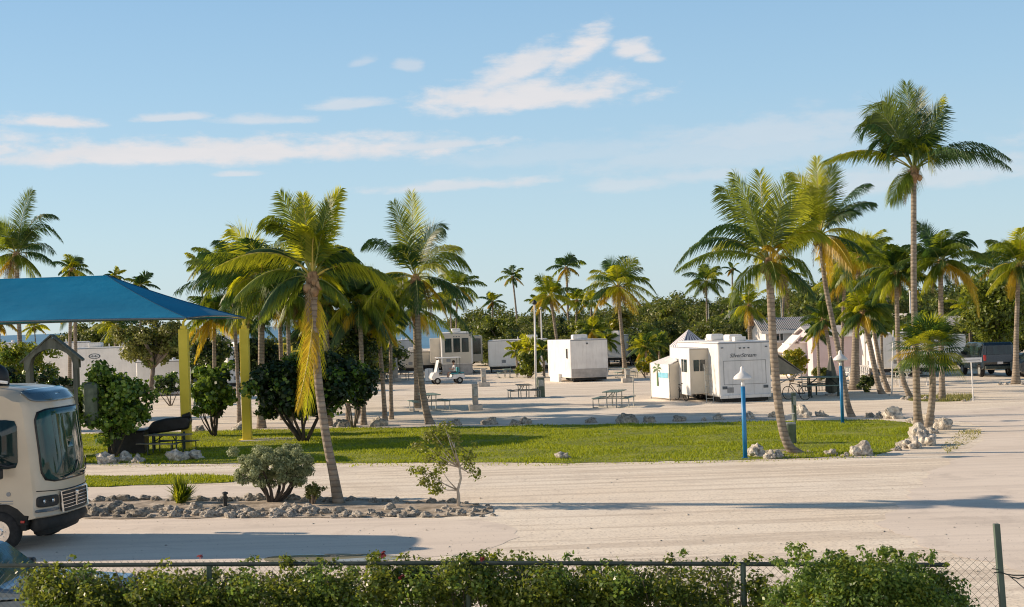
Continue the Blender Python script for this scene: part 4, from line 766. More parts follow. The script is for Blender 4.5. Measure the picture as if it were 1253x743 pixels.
# ================================================================== MOTORHOME
def interp(tab, z):
    for (a, xa), (b, xb) in zip(tab, tab[1:]):
        if a <= z <= b: return xa + (xb - xa) * (z - a) / (b - a)
    return tab[0][1] if z < tab[0][0] else tab[-1][1]
def motorhome():
    rz = math.radians(-6); g0 = G(3, 675); R = Matrix.Rotation(rz, 3, 'Z'); o0 = g0 - R @ Vector((0, -1.12, 0))
    root = empty('motorhome', (o0.x, o0.y, 0), rz, 'cream motorhome with a huge curved windshield, cut off by the left picture edge', 'motorhome')
    HW = 1.26; FT = [(.66, .98), (.69, 1.12), (.72, 1.16), (.76, 1.10), (1.2, 1.10), (1.38, 1.08), (2.0, 1.03), (2.95, .92), (3.1, .86), (3.25, .72), (3.36, .42), (3.42, -.1)]
    def shift(y): return .34 * (min(1, abs(y) / HW)) ** 3.4
    def FX(y, z): return interp(FT, z) - shift(y) * (1 if z < 3.3 else .7)
    prof = [(-8.2, .5), (-6.35, .5)] + [(-5.7 - .62 * math.cos(a), .42 + .62 * math.sin(a)) for a in np.linspace(.15, PI - .15, 9)] + [(-5.05, .5), (-.62, .5)] + [(-.68 * math.cos(a), .42 + .6 * math.sin(a)) for a in np.linspace(.15, PI - .6, 9)] + [(.66, .74)]
    nb_ = len(prof); prof += [(x, z) for z, x in FT] + [(-2, 3.45), (-8.1, 3.45), (-8.3, 3.3)]
    ys = np.linspace(-HW, HW, 17); vs = []
    for y in ys:
        for i, (x, z) in enumerate(prof):
            if nb_ <= i < nb_ + len(FT): x = x - shift(y) * (1 if z < 3.3 else .7)
            if z > 3.2: z -= .13 * (abs(y) / HW) ** 8
            vs.append((x, y, z))
    n = len(prof); fs = [(j * n + i, j * n + (i + 1) % n, (j + 1) * n + (i + 1) % n, (j + 1) * n + i) for j in range(16) for i in range(n)] + [tuple(range(n))[::-1], tuple(range(16 * n, 17 * n))]
    body = MB().add(vs, fs).build('body', M['cream'], root, .05, True, seg=3); 
    body.modifiers['bevel'].angle_limit = 1.0; body.data.polygons.foreach_set('use_smooth', [len(p.vertices) == 4 for p in body.data.polygons])
    def patch(name, outline_fn, mapf, mat, parent, rings=6, seg=40):
        vs = []; fs = []
        for k in range(rings + 1):
            for i in range(seg):
                a = 2 * PI * i / seg; vs.append(mapf(*outline_fn(a, (k / rings) if k else .001)))
        for k in range(rings):
            for i in range(seg): fs.append((k * seg + i, k * seg + (i + 1) % seg, (k + 1) * seg + (i + 1) % seg, (k + 1) * seg + i))
        o = MB().add(vs, fs).build(name, mat, parent, smooth=True); s = o.modifiers.new('s', 'SOLIDIFY'); s.thickness = .02; s.offset = 0; return o
    def rrect(y0, y1, z0, z1, p=7):
        def f(a, k):
            c, s = math.cos(a), math.sin(a); q = (abs(c) ** p + abs(s) ** p) ** (-1 / p); return (y0 + y1) / 2 + (y1 - y0) / 2 * c * q * k, (z0 + z1) / 2 + (z1 - z0) / 2 * s * q * k
        return f
    fr = lambda off: (lambda y, z: (FX(y, z) + off, y, z))
    ws = patch('windshield', rrect(-1.06, 1.12, 1.42, 2.90, 9), fr(.02), M['windshield'], root)
    patch('windshield_seal', rrect(-1.085, 1.145, 1.39, 2.93, 9), fr(.008), M['black'], root)
    patch('roof_cap', rrect(-1.08, 1.08, 3.06, 3.33, 5), lambda y, z: (FX(y, z) + .02, y, z + .012), M['capblue'], root, rings=8)
    for sy in (-1, 1):
        h = patch('headlight', rrect(sy * .97 - .25, sy * .97 + .25, .90, 1.13, 6), fr(.02), M['black'], root)
        for q in (-.1, .1):
            y = sy * .97 + q; MB().tube([(FX(y, 1.02) + .02, y, 1.02), (FX(y, 1.02) + .045, y, 1.02)], [.055, .03], 12).build('lamp', M['chrome'], h)
        patch('bumper_trim', rrect(sy * .97 - .27, sy * .97 + .27, .80, .86, 6), fr(.015), M['capblue'], root)
    gr = patch('grille', rrect(-.66, .66, .74, 1.16, 10), fr(.02), M['black'], root)
    sl = MB()
    for z in (.81, .88, .95, 1.02, 1.09): sl.tube([(FX(y, z) + .045, y, z) for y in np.linspace(-.62, .62, 9)], .008, 5)
    for y in (-.66, .66): sl.tube([(FX(y, .74) + .04, y * .96, .74), (FX(y, 1.17) + .04, y, 1.17)], .022, 6)
    sl.tube([(FX(y, 1.17) + .035, y, 1.17) for y in np.linspace(-.66, .66, 9)], .02, 6); sl.build('slats', M['chrome'], gr)
    em = MB(); em.box(FX(0, 1) + .03, FX(0, 1) + .075, -.045, .045, .80, 1.10); em.lathe([(.005, -.06), (.05, -.04), (.05, .04), (.005, .06)], 10, (FX(0, 1.1) + .06, 0, 1.08)); em.build('emblem', M['chrome'], gr, .012)
    for x_ in (-1.42, -3.0, -4.7):
        for s_ in (-1, 1): MB().box(x_ - .006, x_ + .006, min(s_ * (HW + .004), s_ * HW), max(s_ * (HW + .004), s_ * HW), .75, 3.2).build('panel_gap', M['line'], root)
    lb = MB(); lb.tube([(FX(y, .7) - .20, y, .56) for y in np.linspace(-1.12, 1.12, 11)], .17, 8); lb.tube([(FX(y, .7) - .34, y, .42) for y in np.linspace(-.9, .9, 11)], .15, 8); lb.build('lower_bumper', M['under'], root, smooth=True)
    # hood seam
    MB().tube([(FX(y, 1.24) + .004, y, 1.24 - .05 * (1 - (y / 1.2) ** 2)) for y in np.linspace(-1.2, 1.2, 17)], .010, 5).build('hood_seam', M['under'], root)
    for y in (-.55, .5):
        wp = MB(); y2 = y + .55; wp.tube([(FX(y, 1.44) + .05, y, 1.44), (FX(y2, 1.52) + .055, y2, 1.50), (FX(y2 + .1, 1.85) + .05, y2 + .25, 1.75)], .012, 5); wp.build('wiper', M['black'], root)
    s1 = -HW - .006
    def side(name, x0, x1, z0, z1, mat, p=8):
        for s_ in (-1, 1):
            patch(name, rrect(x0, x1, z0, z1, p), (lambda x, z, s_=s_: (x, s_ * (HW + .008), z)), mat, root, 1)
    side('side_window', -1.25, .46, 1.72, 2.74, M['glass'], 12)
    for x in (-3.6, -6.6): side('side_window', x - .7, x + .7, 1.8, 2.6, M['glass'], 12)
    for s_ in (-1, 1):
        st = MB(); st.box(-4.2, .33, min(s_ * (HW + .012), s_ * HW), max(s_ * (HW + .012), s_ * HW), 1.045, 1.065); st.box(-4.2, .33, min(s_ * (HW + .012), s_ * HW), max(s_ * (HW + .012), s_ * HW), .995, 1.01); st.build('side_stripe', M['line'], root)
        MB().disc(.24, s_ * (HW + .005), 1.2, .045, .02).build('fuel_cap', M['line'], root)
        a = MB(); y = s_ * (HW + .28); a.tube([(.40, s_ * 1.24, 1.80), (.28, s_ * 1.38, 1.78), (.12, y, 1.86)], .035, 7); ar = a.build('mirror_arm', M['black'], root)
        MB().box(-.06, .12, y - .12, y + .12, 1.86, 2.45).build('mirror', M['black'], ar, .05)
        MB().box(.06, .24, y - .10, y + .10, 1.54, 1.76).build('lower_mirror', M['black'], ar, .04)
        MB().box(.48, .56, min(s_ * (HW - .03), s_ * (HW + .012)), max(s_ * (HW - .03), s_ * (HW + .012)), .60, .65).build('marker_light', M['light'], root, .005)
        for x in (0, -5.7):
            MB().box(x - .6, x + .6, min(s_ * .9, s_ * 1.2), max(s_ * .9, s_ * 1.2), .55, 1.02).build('wheel_well', M['under'], root)
            wh = MB().wheel(x, s_ * 1.12, .42, .42, .26).build('wheel', M['rubber'], root, smooth=True)
            rm_ = MB(); rm_.disc(x, s_ * 1.14, .42, .25, .2); rm_.wheel(x, s_ * 1.235, .42, .25, .03); rm_.disc(x, s_ * 1.25, .42, .08, .07)
            for k in range(8): rm_.disc(x + .14 * math.cos(k * PI / 4), s_ * 1.245, .42 + .14 * math.sin(k * PI / 4), .018, .03, 8)
            rm_.build('rim', M['chrome'], wh, .006)
    MB().box(-8.1, .55, -1.15, 1.15, .42, .62).build('chassis', M['under'], root, .03)
    dm = MB().lathe([(.27, 3.42), (.27, 3.6), (.25, 3.72), (.19, 3.81), (.1, 3.87), (.02, 3.885)], 20, (-.45, -.25, 0)); dm.build('satellite_dome', M['black'], root, smooth=True)
    MB().box(-3.6, -2.5, -.4, .4, 3.44, 3.74).build('air_conditioner', M['white_paint'], root, .08)
    MB().box(-6.6, -5.7, -.35, .35, 3.44, 3.7).build('air_conditioner', M['white_paint'], root, .08)
    hn = MB(); hn.tube([(-.2, -.9, 3.44), (-.2, -.9, 3.54), (.12, -.92, 3.5)], .035, 6); hn.build('awning_bracket', M['white_paint'], root)
motorhome()
# ================================================================== ROAD VEHICLES
def shell(mb, prof, hw, zb, zt, taper=.14, mi=0):
    n = len(prof); w = lambda z: hw * (1 - taper * max(0, min(1, (z - zb) / (zt - zb))) ** 1.2)
    vs = [(x, -w(z), z) for x, z in prof] + [(x, w(z), z) for x, z in prof]
    mb.add(vs, [(i, (i + 1) % n, n + (i + 1) % n, n + i) for i in range(n)] + [tuple(range(n))[::-1], tuple(range(n, 2 * n))], mi)
def arch(cx, r, z0, n=9): return [(cx - r * math.cos(a), z0 + r * math.sin(a)) for a in np.linspace(.1, PI - .1, n)]
def wheels(root, xs, y, r, w_=.2):
    for x in xs:
        for s in (-1, 1):
            wh = MB().wheel(x, s * y, r, r, w_).build('wheel', M['rubber'], root, smooth=True); MB().disc(x, s * (y + w_ * .1), r, r * .6, w_ * .85).build('rim', M['galv'], wh, .01)
def car():
    b = P(48, 730, 20.2); root = empty('parked_car', (b.x - .6, 21.1, 0), 0, 'dark blue-grey parked car behind the fence, in the bottom left corner', 'car')
    z1, z2 = .90, 1.36
    prof = [(-3.6, .35)] + arch(-2.75, .4, .33) + [(-2.3, .3), (.5, .3)] + arch(.95, .4, .33) + [(1.5, .35), (1.62, .55), (1.6, .68), (1.45, .76), (.05, z1), (-.48, z2), (-1.2, z2 + .05), (-2.9, z2), (-3.5, .95), (-3.7, .8)]
    mb = MB(); shell(mb, prof, .93, z1 - .1, z2, .2); mb.build('body', M['silver'], root, .05, seg=3)
    gl = MB(); w = lambda z: .93 * (1 - .2 * max(0, min(1, (z - z1 + .1) / (z2 - z1 + .1))) ** 1.2) + .008
    for s in (-1, 1):
        for poly in ([(-.98, .9), (-.04, .9), (-.44, 1.29), (-.98, 1.31)], [(-1.9, .9), (-1.05, .9), (-1.05, 1.31), (-1.9, 1.31)]):
            gl = MB().add([(x, s * w(z), z) for x, z in poly] + [(x, s * (w(z) - .02), z) for x, z in poly], [(0, 1, 2, 3), (4, 7, 6, 5), (0, 4, 5, 1), (1, 5, 6, 2), (2, 6, 7, 3), (3, 7, 4, 0)]); gl.build('side_window', M['carglass'], root)
        mi = MB(); mi.box(-.28, -.1, min(s * .95, s * 1.13), max(s * .95, s * 1.13), .9, 1.03); mi.build('wing_mirror', M['black'], root, .04)
    nrm = Vector((.5, 0, .53)).normalized() * .012
    vs = []
    for (x, z) in ((-.0, z1 + .03), (-.44, z2 - .03)):
        for y in (-1, 1): vs.append(Vector((x, y * (w(z) - .05), z)) + nrm)
    MB().add(vs, [(0, 1, 3, 2)]).build('windshield', M['carglass'], root)
    wheels(root, (-2.75, .95), .82, .34)
car()
def van():
    b = G(1206, 462); root = empty('parked_van', (b.x + .9, b.y + 2.6, 0), PI / 2, 'dark blue-grey van parked nose away in front of the leafy tree', 'van')
    prof = [(-2.5, .55)] + arch(-1.65, .42, .38) + [(-1.15, .45), (1.1, .45)] + arch(1.6, .42, .38) + [(2.1, .45), (2.55, .6), (2.6, .95), (2.45, 1.15), (1.7, 1.3), (1.05, 1.98), (.6, 2.08), (-2.2, 2.08), (-2.38, 1.95), (-2.52, 1.25), (-2.6, .9)]
    mb = MB(); shell(mb, prof, .98, 1.2, 2.05, .14); mb.build('body', M['van'], root, .06, seg=3)
    w = lambda z: .98 * (1 - .14 * max(0, min(1, (z - 1.2) / .85)) ** 1.2) + .008
    for s in (-1, 1):
        for poly in ([(-2.1, 1.32), (-.95, 1.32), (-.95, 1.85), (-2.0, 1.85)], [(-.8, 1.32), (.25, 1.32), (.25, 1.85), (-.8, 1.85)], [(.4, 1.32), (1.5, 1.34), (1.05, 1.85), (.4, 1.85)]):
            MB().add([(x, s * w(z), z) for x, z in poly], [(0, 1, 2, 3)]).build('side_window', M['glass'], root)
        MB().box(-2.62, -2.5, min(s * .82, s * .96), max(s * .82, s * .96), 1.0, 1.35).build('tail_light', M['light'], root, .02)
        MB().box(1.1, 1.28, min(s * .97, s * 1.15), max(s * .97, s * 1.15), 1.3, 1.5).build('wing_mirror', M['black'], root, .03)
    MB().add([(-2.535, -.78, 1.36), (-2.535, .78, 1.36), (-2.42, .72, 1.88), (-2.42, -.72, 1.88)], [(0, 1, 2, 3)]).build('rear_window', M['glass'], root)
    MB().box(-2.72, -2.55, -.9, .9, .5, .68).build('bumper', M['galv_dark'], root, .03)
    MB().box(-2.635, -2.60, -.17, .17, .78, .92).build('number_plate', M['white_dirty'], root, .004)
    wheels(root, (-1.65, 1.6), .85, .37, .24)
van()
van2 = empty('parked_car', (G(1256, 462).x + 1.6, G(1256, 462).y, 0), 0, 'dark car mostly beyond the right picture edge, beside the van', 'car')
mb = MB(); shell(mb, [(-2.2, .35)] + arch(-1.5, .38, .32) + [(-1, .3), (1, .3)] + arch(1.45, .38, .32) + [(2.1, .35), (2.2, .7), (1.9, .95), (1.0, 1.05), (.4, 1.5), (-1.3, 1.52), (-2.0, 1.05), (-2.25, .9)], .9, 1.0, 1.5, .2)
mb.build('body', M['van'], van2, .05); wheels(van2, (-1.5, 1.45), .8, .33)
for s in (-1, 1): MB().add([(-1.7, s * .87, 1.08), (.75, s * .87, 1.1), (.32, s * .77, 1.42), (-1.2, s * .77, 1.44)], [(0, 1, 2, 3)]).build('side_window', M['glass'], van2)
# ================================================================== TRAILERS
def trailer(name, label, loc, rz, L, W, Hh, z0=.55, body='white_paint', end='white_dirty', acs=((.0),), wins=(), end_wins=(), wheels_at=(.15,), lower=None, group='trailers and fifth wheels on the lot', rad=.12, stripe=None, skirt=None, lights=False, cat='travel trailer', tongue=True, nofar=False):
    """x = length (towards +x is the far end), the end at x = 0 faces the viewer's side; width along y"""
    root = empty(name, loc, rz, label, cat, group)
    MB().box(0, L, -W / 2, W / 2, z0, Hh).build('body', M[body], root, rad, seg=3)
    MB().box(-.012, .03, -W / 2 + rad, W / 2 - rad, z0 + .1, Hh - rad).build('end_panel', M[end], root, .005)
    if lower: MB().box(-.02, .03, -W / 2 + rad * .6, W / 2 - rad * .6, z0 + .02, z0 + lower).build('lower_band', M['lowgrey'], root, .003)
    MB().box(.1, L - .1, -W / 2 + .15, W / 2 - .15, z0 - .22, z0 + .02).build('chassis', M['under'], root)
    tr = MB(); tr.box(-.02, L + .02, -W / 2 - .012, W / 2 + .012, Hh - .10, Hh - .055); tr.build('roof_trim', M['line'], root, .01)
    for x in acs:
        MB().box(x, x + .95, -.36, .36, Hh + .005, Hh + .33).build('air_conditioner', M['white_paint'], root, .08)
    for f in wheels_at:
        for s in (-1, 1):
            x = f * L; wh = MB().wheel(x, s * (W / 2 - .14), .36, .36, .22).build('wheel', M['rubber'], root, smooth=True); MB().disc(x, s * (W / 2 - .12), .36, .2, .2).build('rim', M['white_dirty'], wh, .01)
            MB().box(x - .46, x + .46, min(s * (W / 2 - .02), s * (W / 2 + .015)), max(s * (W / 2 - .02), s * (W / 2 + .015)), z0 - .02, z0 + .26).build('wheel_arch', M['under'], root, .06)
    for s, xa, xb, za, zb in wins:
        f_ = MB().box(xa, xb, min(s * W / 2, s * (W / 2 + .03)), max(s * W / 2, s * (W / 2 + .03)), za, zb).build('window', M['galv_dark'], root, .02); MB().box(xa + .05, xb - .05, min(s * W / 2, s * (W / 2 + .04)), max(s * W / 2, s * (W / 2 + .04)), za + .05, zb - .05).build('pane', M['glass'], f_, .01)
    for ya, yb, za, zb in end_wins:
        f_ = MB().box(-.04, 0, ya, yb, za, zb).build('window', M['galv_dark'], root, .02); MB().box(-.055, 0, ya + .05, yb - .05, za + .05, zb - .05).build('pane', M['glass'], f_, .01)
    if lights:
        for y in (-.22, 0, .22): MB().box(-.05, 0, y - .05, y + .05, Hh - .36, Hh - .30).build('marker_light', M['letter'], root, .01)
        for y in (-W / 2 + .22, W / 2 - .22): MB().box(-.05, 0, y - .06, y + .06, Hh - .32, Hh - .27).build('marker_light', M['letter'], root, .01)
    hs = abs(hash(label)) * 0 + len(label)
    for s_ in (-1, 1):
        for q in range(2): x = L * (.22 + .5 * q) + (hs % 5) * .08; MB().box(x, x + .34, min(s_ * W / 2, s_ * (W / 2 + .02)), max(s_ * W / 2, s_ * (W / 2 + .02)), z0 + .32, z0 + .56).build('hatch', M['line'], root, .008)
    MB().box(-.03, 0, W / 2 - .75, W / 2 - .42, z0 + .22, z0 + .48).build('hatch', M['line'], root, .008)
    vr = MB(); vr.lathe([(.12, 0), (.12, .10), (.16, .12), (.02, .16)], 12, (L * .7, .3, Hh)); vr.tube([(L * .5, -.4, Hh), (L * .5, -.4, Hh + .22)], .04, 6); vr.build('roof_fittings', M['white_dirty'], root)
    if L > 3: MB().tube([(L * .3, -W / 2 - .25, .02), (L * .36, -W / 2 - .05, .25), (L * .36, -W / 2 + .1, z0)], .03, 6).build('hose', M['line'], root)
    if skirt:
        MB().box(.05, .09, -W / 2 + .05, W / 2 - .05, .02, z0).build('skirt', M[skirt], root)
    if tongue:
        k = MB(); k.box(L, L + .9, -.06, .06, z0 - .2, z0 - .08); k.tube([(L + .7, 0, z0 + .1), (L + .7, 0, .02)], .04, 8); k.build('tongue', M['under'], root)
        j = MB()
        for y in (-W / 2 + .3, W / 2 - .3): j.tube([(.2, y, z0 - .1), (.2, y, .0)], .045, 6)
        j.build('jacks', M['under'], root)
    return root
def T(px, Y): p = P(px, 450, Y); return Vector((p.x, p.y, 0))
def yaw_to(a, b): return math.atan2(b.y - a.y, b.x - a.x)
# big fifth wheel with the lettered rear
def prow():
    a = G(880, 493); b = P(945, 490, a.y + .35); b.z = 0; W = (b - a).length; mid = (a + b) * .5; dr = (b - a).normalized(); fw = Vector((-dr.y, dr.x, 0)); rz = math.atan2(fw.y, fw.x) + math.radians(2)
    Hh = P(900, 418, a.y).z; z0 = P(900, 486, a.y).z
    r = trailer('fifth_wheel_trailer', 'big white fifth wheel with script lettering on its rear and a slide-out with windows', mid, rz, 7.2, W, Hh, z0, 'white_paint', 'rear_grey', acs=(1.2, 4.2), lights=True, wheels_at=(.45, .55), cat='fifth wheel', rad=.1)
    MB().box(.5, .95, -.3, .3, Hh, Hh + .22).build('roof_vent', M['white_paint'], r, .03)
    # local: x away from viewer, y to the left
    ln = MB(); zz0, zz1 = z0 + .62, Hh - .95; y0, y1 = -W / 2 + .27, W / 2 - .27
    for (p, q) in (((y0, zz0), (y1, zz0)), ((y1, zz0), (y1, zz1)), ((y1, zz1), (y0, zz1)), ((y0, zz1), (y0, zz0))): ln.box(-.024, -.005, min(p[0], q[0]) - .012, max(p[0], q[0]) + .012, min(p[1], q[1]) - .012, max(p[1], q[1]) + .012)
    ln.build('rear_seam', M['line'], r)
    for y in (-W / 2 + .3, W / 2 - .3): MB().box(-.05, 0, y - .12, y + .12, z0 + .40, z0 + .54).build('tail_light', M['letter'], r, .01)
    MB().box(-.1, .05, -W / 2 + .05, W / 2 - .05, z0 - .06, z0 + .10).build('rear_bumper', M['white_dirty'], r, .02)
    tx = bpy.data.curves.new('t', 'FONT'); tx.body = 'SilverStream'; tx.size = .27; tx.align_x = 'CENTER'; tx.extrude = .006; tx.shear = .35; tx.offset = 0
    to = bpy.data.objects.new('t', tx); COL.objects.link(to); dg = bpy.context.evaluated_depsgraph_get(); me = bpy.data.meshes.new_from_object(to.evaluated_get(dg)); bpy.data.objects.remove(to)
    lo = bpy.data.objects.new('lettering', me); COL.objects.link(lo); me.materials.clear(); me.materials.append(M['letter']); lo.parent = r; lo.matrix_local = Matrix(((0, 0, -1, -.022), (-1, 0, 0, .08), (0, 1, 0, Hh - .78), (0, 0, 0, 1)))
    # slide-out on the left side
    sx0, sx1, so_ = 1.6, 5.0, .95; sz0, sz1 = z0 + .12, Hh - .35
    sd = MB().box(sx0, sx1, W / 2 - .02, W / 2 + so_, sz0, sz1).build('slide_out', M['tan'], r, .05)
    MB().box(sx0 - .05, sx1 + .05, W / 2 + so_, W / 2 + so_ + .05, sz0 - .05, sz1 + .05).build('slide_face', M['white_paint'], sd, .02)
    MB().box(sx0 - .03, sx1, W / 2, W / 2 + so_, sz1 + .005, sz1 + .05).build('slide_awning', M['white_dirty'], sd, .01)
    yc = W / 2 + so_ * .5
    for q in (-.29, .03): 
        MB().box(sx0 - .03, sx0 + .01, yc + q - .01, yc + q + .27, sz0 + 1.15, sz0 + 1.72).build('window', M['glass'], sd, .02)
    for xa in (2.0, 3.5):
        MB().box(xa, xa + .95, W / 2 + so_ + .04, W / 2 + so_ + .07, sz0 + 1.1, sz0 + 1.75).build('window', M['glass'], sd, .02)
        MB().box(xa + .46, xa + .5, W / 2 + so_ + .05, W / 2 + so_ + .085, sz0 + 1.1, sz0 + 1.75).build('window_bar', M['white_paint'], sd)
    # side awning on the right
    aw = MB(); aw.add([(.4, -W / 2, Hh - .35), (6.4, -W / 2, Hh - .35), (6.4, -W / 2 - 1.75, 1.35), (.4, -W / 2 - 1.75, 1.35)], [(0, 1, 2, 3)]); o = aw.build('side_awning', M['awning'], r); o.modifiers.new('s', 'SOLIDIFY').thickness = .03
    MB().add([(.44, -W / 2 - .02, Hh - .5), (.44, -W / 2 - .02, 1.25), (.44, -W / 2 - 1.72, 1.25), (.44, -W / 2 - 1.72, 1.33)], [(0, 1, 2, 3)]).build('awning_end', M['awning'], r)
    ap = MB(); ap.tube([(.42, -W / 2 - .02, z0 + .3), (.42, -W / 2 - 1.75, 1.33)], .025, 6); ap.tube([(.38, -W / 2 - 1.78, 1.33), (6.42, -W / 2 - 1.78, 1.33)], .045, 8); ap.tube([(.42, -W / 2 - 1.75, 1.33), (.42, -W / 2 - 1.75, 0)], .02, 6); ap.build('awning_frame', M['galv'], r)
    return r, mid, rz, W, Hh
prow_r, pmid, prz, pW, pH = prow()
PM = Matrix.Translation(pmid) @ Matrix.Rotation(prz, 4, 'Z')
def clutter():
    lad = empty('stepladder', PM @ Vector((.55, pW / 2 + .3, 0)), prz, 'thin folding ladder leaning beside the slide-out of the big trailer', 'ladder')
    k = MB(); 
    for y in (-.18, .18): k.tube([(0, y, 0), (.25, y, 1.9)], .022, 6)
    k.build('rails', M['galv'], lad)
    for i in range(6): MB().tube([(.04 * i + .03, -.18, .3 * i + .2), (.04 * i + .03, .18, .3 * i + .2)], .015, 6).build('rung', M['galv'], lad)
    for i, (x, y, lb) in enumerate([(3.2, pW / 2 + 1.0, 'dark bicycle parked under the slide-out'), (-.2, -pW / 2 - 1.2, 'dark bicycle under the side awning of the big trailer')]):
        b = empty('bicycle', PM @ Vector((x, y, 0)), prz + (.2, .6)[i], lb, 'bicycle', 'bicycles around the big trailer')
        for xx in (-.5, .5):
            wv = [(xx + .33 * math.cos(a), 0, .33 + .33 * math.sin(a)) for a in np.linspace(0, 2 * PI, 20)]; wh = MB().tube(wv, .02, 5).build('wheel', M['rubber'], b)
            sp_ = MB(); [sp_.tube([(xx, 0, .33), (xx + .32 * math.cos(a), 0, .33 + .32 * math.sin(a))], .004, 3) for a in np.linspace(0, 5.5, 8)]; sp_.build('spokes', M['galv'], wh)
        f = MB()
        for p, q in (((-.5, 0, .33), (-.1, 0, .30)), ((-.1, 0, .30), (-.22, 0, .82)), ((-.1, 0, .30), (.35, 0, .78)), ((-.2, 0, .75), (.35, 0, .82)), ((-.5, 0, .33), (-.2, 0, .75)), ((.5, 0, .33), (.32, 0, .98))): f.tube([p, q], .02, 6)
        f.build('frame', M['black'], b); MB().box(-.36, -.12, -.07, .07, .84, .9).build('saddle', M['black'], b, .02); MB().tube([(.25, -.28, 1.02), (.32, 0, .99), (.25, .28, 1.02)], .015, 6).build('handlebar', M['galv'], b)
clutter()
# canvas shed with palm mural
def shed():
    Y = 75.5; a = P(797, 488, Y); a.z = 0; b = P(820, 490, Y - 2.5); b.z = 0; root = empty('canvas_shed', a, 0, 'white canvas lean-to with a painted palm mural beside the big trailer', 'shed')
    d = (b - a); zt0 = P(797, 444, Y).z; zt1 = P(822, 430, Y).z; e = Vector((d.y, -d.x, 0)).normalized(); back = Vector((1.6, 2.4, 0))
    A, B = Vector((0, 0, .1)), Vector((d.x, d.y, .1)); n_ = Vector((d.y, -d.x, 0)).normalized()
    if n_.x > 0: n_ = -n_
    w = MB().add([A, B, Vector((B.x, B.y, zt0 - .05)), Vector((0, 0, zt0))], [(0, 1, 2, 3)]).build('front_curtain', M['white_paint'], root); w.modifiers.new('s', 'SOLIDIFY').thickness = .03
    pts = [Vector((0, 0, zt0)), Vector((B.x, B.y, zt0 - .05)), Vector((B.x + 1.3, B.y + .8, zt1)), Vector((1.9, .9, zt1))]
    r_ = MB().add(pts, [(0, 1, 2, 3)]).build('roof', M['white_dirty'], root); r_.modifiers.new('s', 'SOLIDIFY').thickness = .04
    sw = MB().add([B, Vector((B.x + 1.0, B.y + .4, .1)), Vector((B.x + 1.0, B.y + .4, zt1 - .35)), Vector((B.x, B.y, zt0 - .07))], [(0, 1, 2, 3)]).build('side_curtain', M['tan'], root); sw.modifiers.new('s', 'SOLIDIFY').thickness = .03
    fr = MB()
    for q in (Vector((0, 0, 0)), Vector((B.x, B.y, 0)), Vector((B.x + 1.0, B.y + .4, 0)), Vector((-.9, .4, 0))): fr.tube([q, q + Vector((0, 0, zt0 if q.x > -.5 else 1.2))], .03, 6)
    fr.build('frame', M['galv'], root)
    U = d.normalized(); L = Vector((d.x, d.y, 0)).length; off = n_ * .03
    def W(u, z): return Vector((U.x * L * u, U.y * L * u, z)) + off
    bl = MB().add([W(.45, 1.15), W(.95, 1.15), W(.95, 1.42), W(.45, 1.42)], [(0, 1, 2, 3)]).build('painted_sea', M['mural_blue'], w)
    mu = MB(); up = n_ * .008
    mu.add([W(.36, .7) + up, W(.44, .7) + up, W(.40, 1.6) + up, W(.37, 1.6) + up], [(0, 1, 2, 3)])
    for an in (10, 55, 120, 165, 200, -30, 90):
        a_ = math.radians(an); c = (.385, 1.6); tip = (c[0] + .26 * math.cos(a_), c[1] + .42 * math.sin(a_) - .12); md = (c[0] + .14 * math.cos(a_), c[1] + .27 * math.sin(a_) + .02)
        mu.add([W(*c) + up, W(md[0] + .03, md[1] - .05) + up, W(*tip) + up, W(md[0], md[1] + .05) + up], [(0, 1, 2, 3)])
    mu.build('painted_palm', M['mural'], w)
shed()
def tent():
    Y = 92; c = P(843, 425, Y); c.z = 0; root = empty('striped_tent', c, .3, 'peaked canopy tent with dark stripes behind the big trailer', 'tent'); ze = P(843, 422, Y).z; zp = P(843, 403, Y).z; r = 22 * Y / F
    V = [Vector((0, 0, zp))]; n = 24
    for k in range(n):
        a = 2 * PI * k / n; q = 1 / max(abs(math.cos(a)), abs(math.sin(a))); q = 1 + (q - 1) * .8; V.append(Vector((r * q * math.cos(a) * .85, r * q * math.sin(a) * .85, ze)))
    V += [v + Vector((0, 0, -.28)) for v in V[1:]]
    MB().add(V, [(0, k + 1, (k + 1) % n + 1) for k in range(n)] + [(k + 1, n + 1 + k, n + 1 + (k + 1) % n, (k + 1) % n + 1) for k in range(n)]).build('roof', M['stripe'], root)
    for x in (-1, 1):
        for y in (-1, 1): MB().tube([(x * r * .8, y * r * .8, 0), (x * r * .8, y * r * .8, ze)], .04, 6).build('pole', M['galv'], root)
    MB().box(-.5, .2, -.1, .1, zp - .55, zp - .5).build('crossbar', M['galv'], root)
tent()
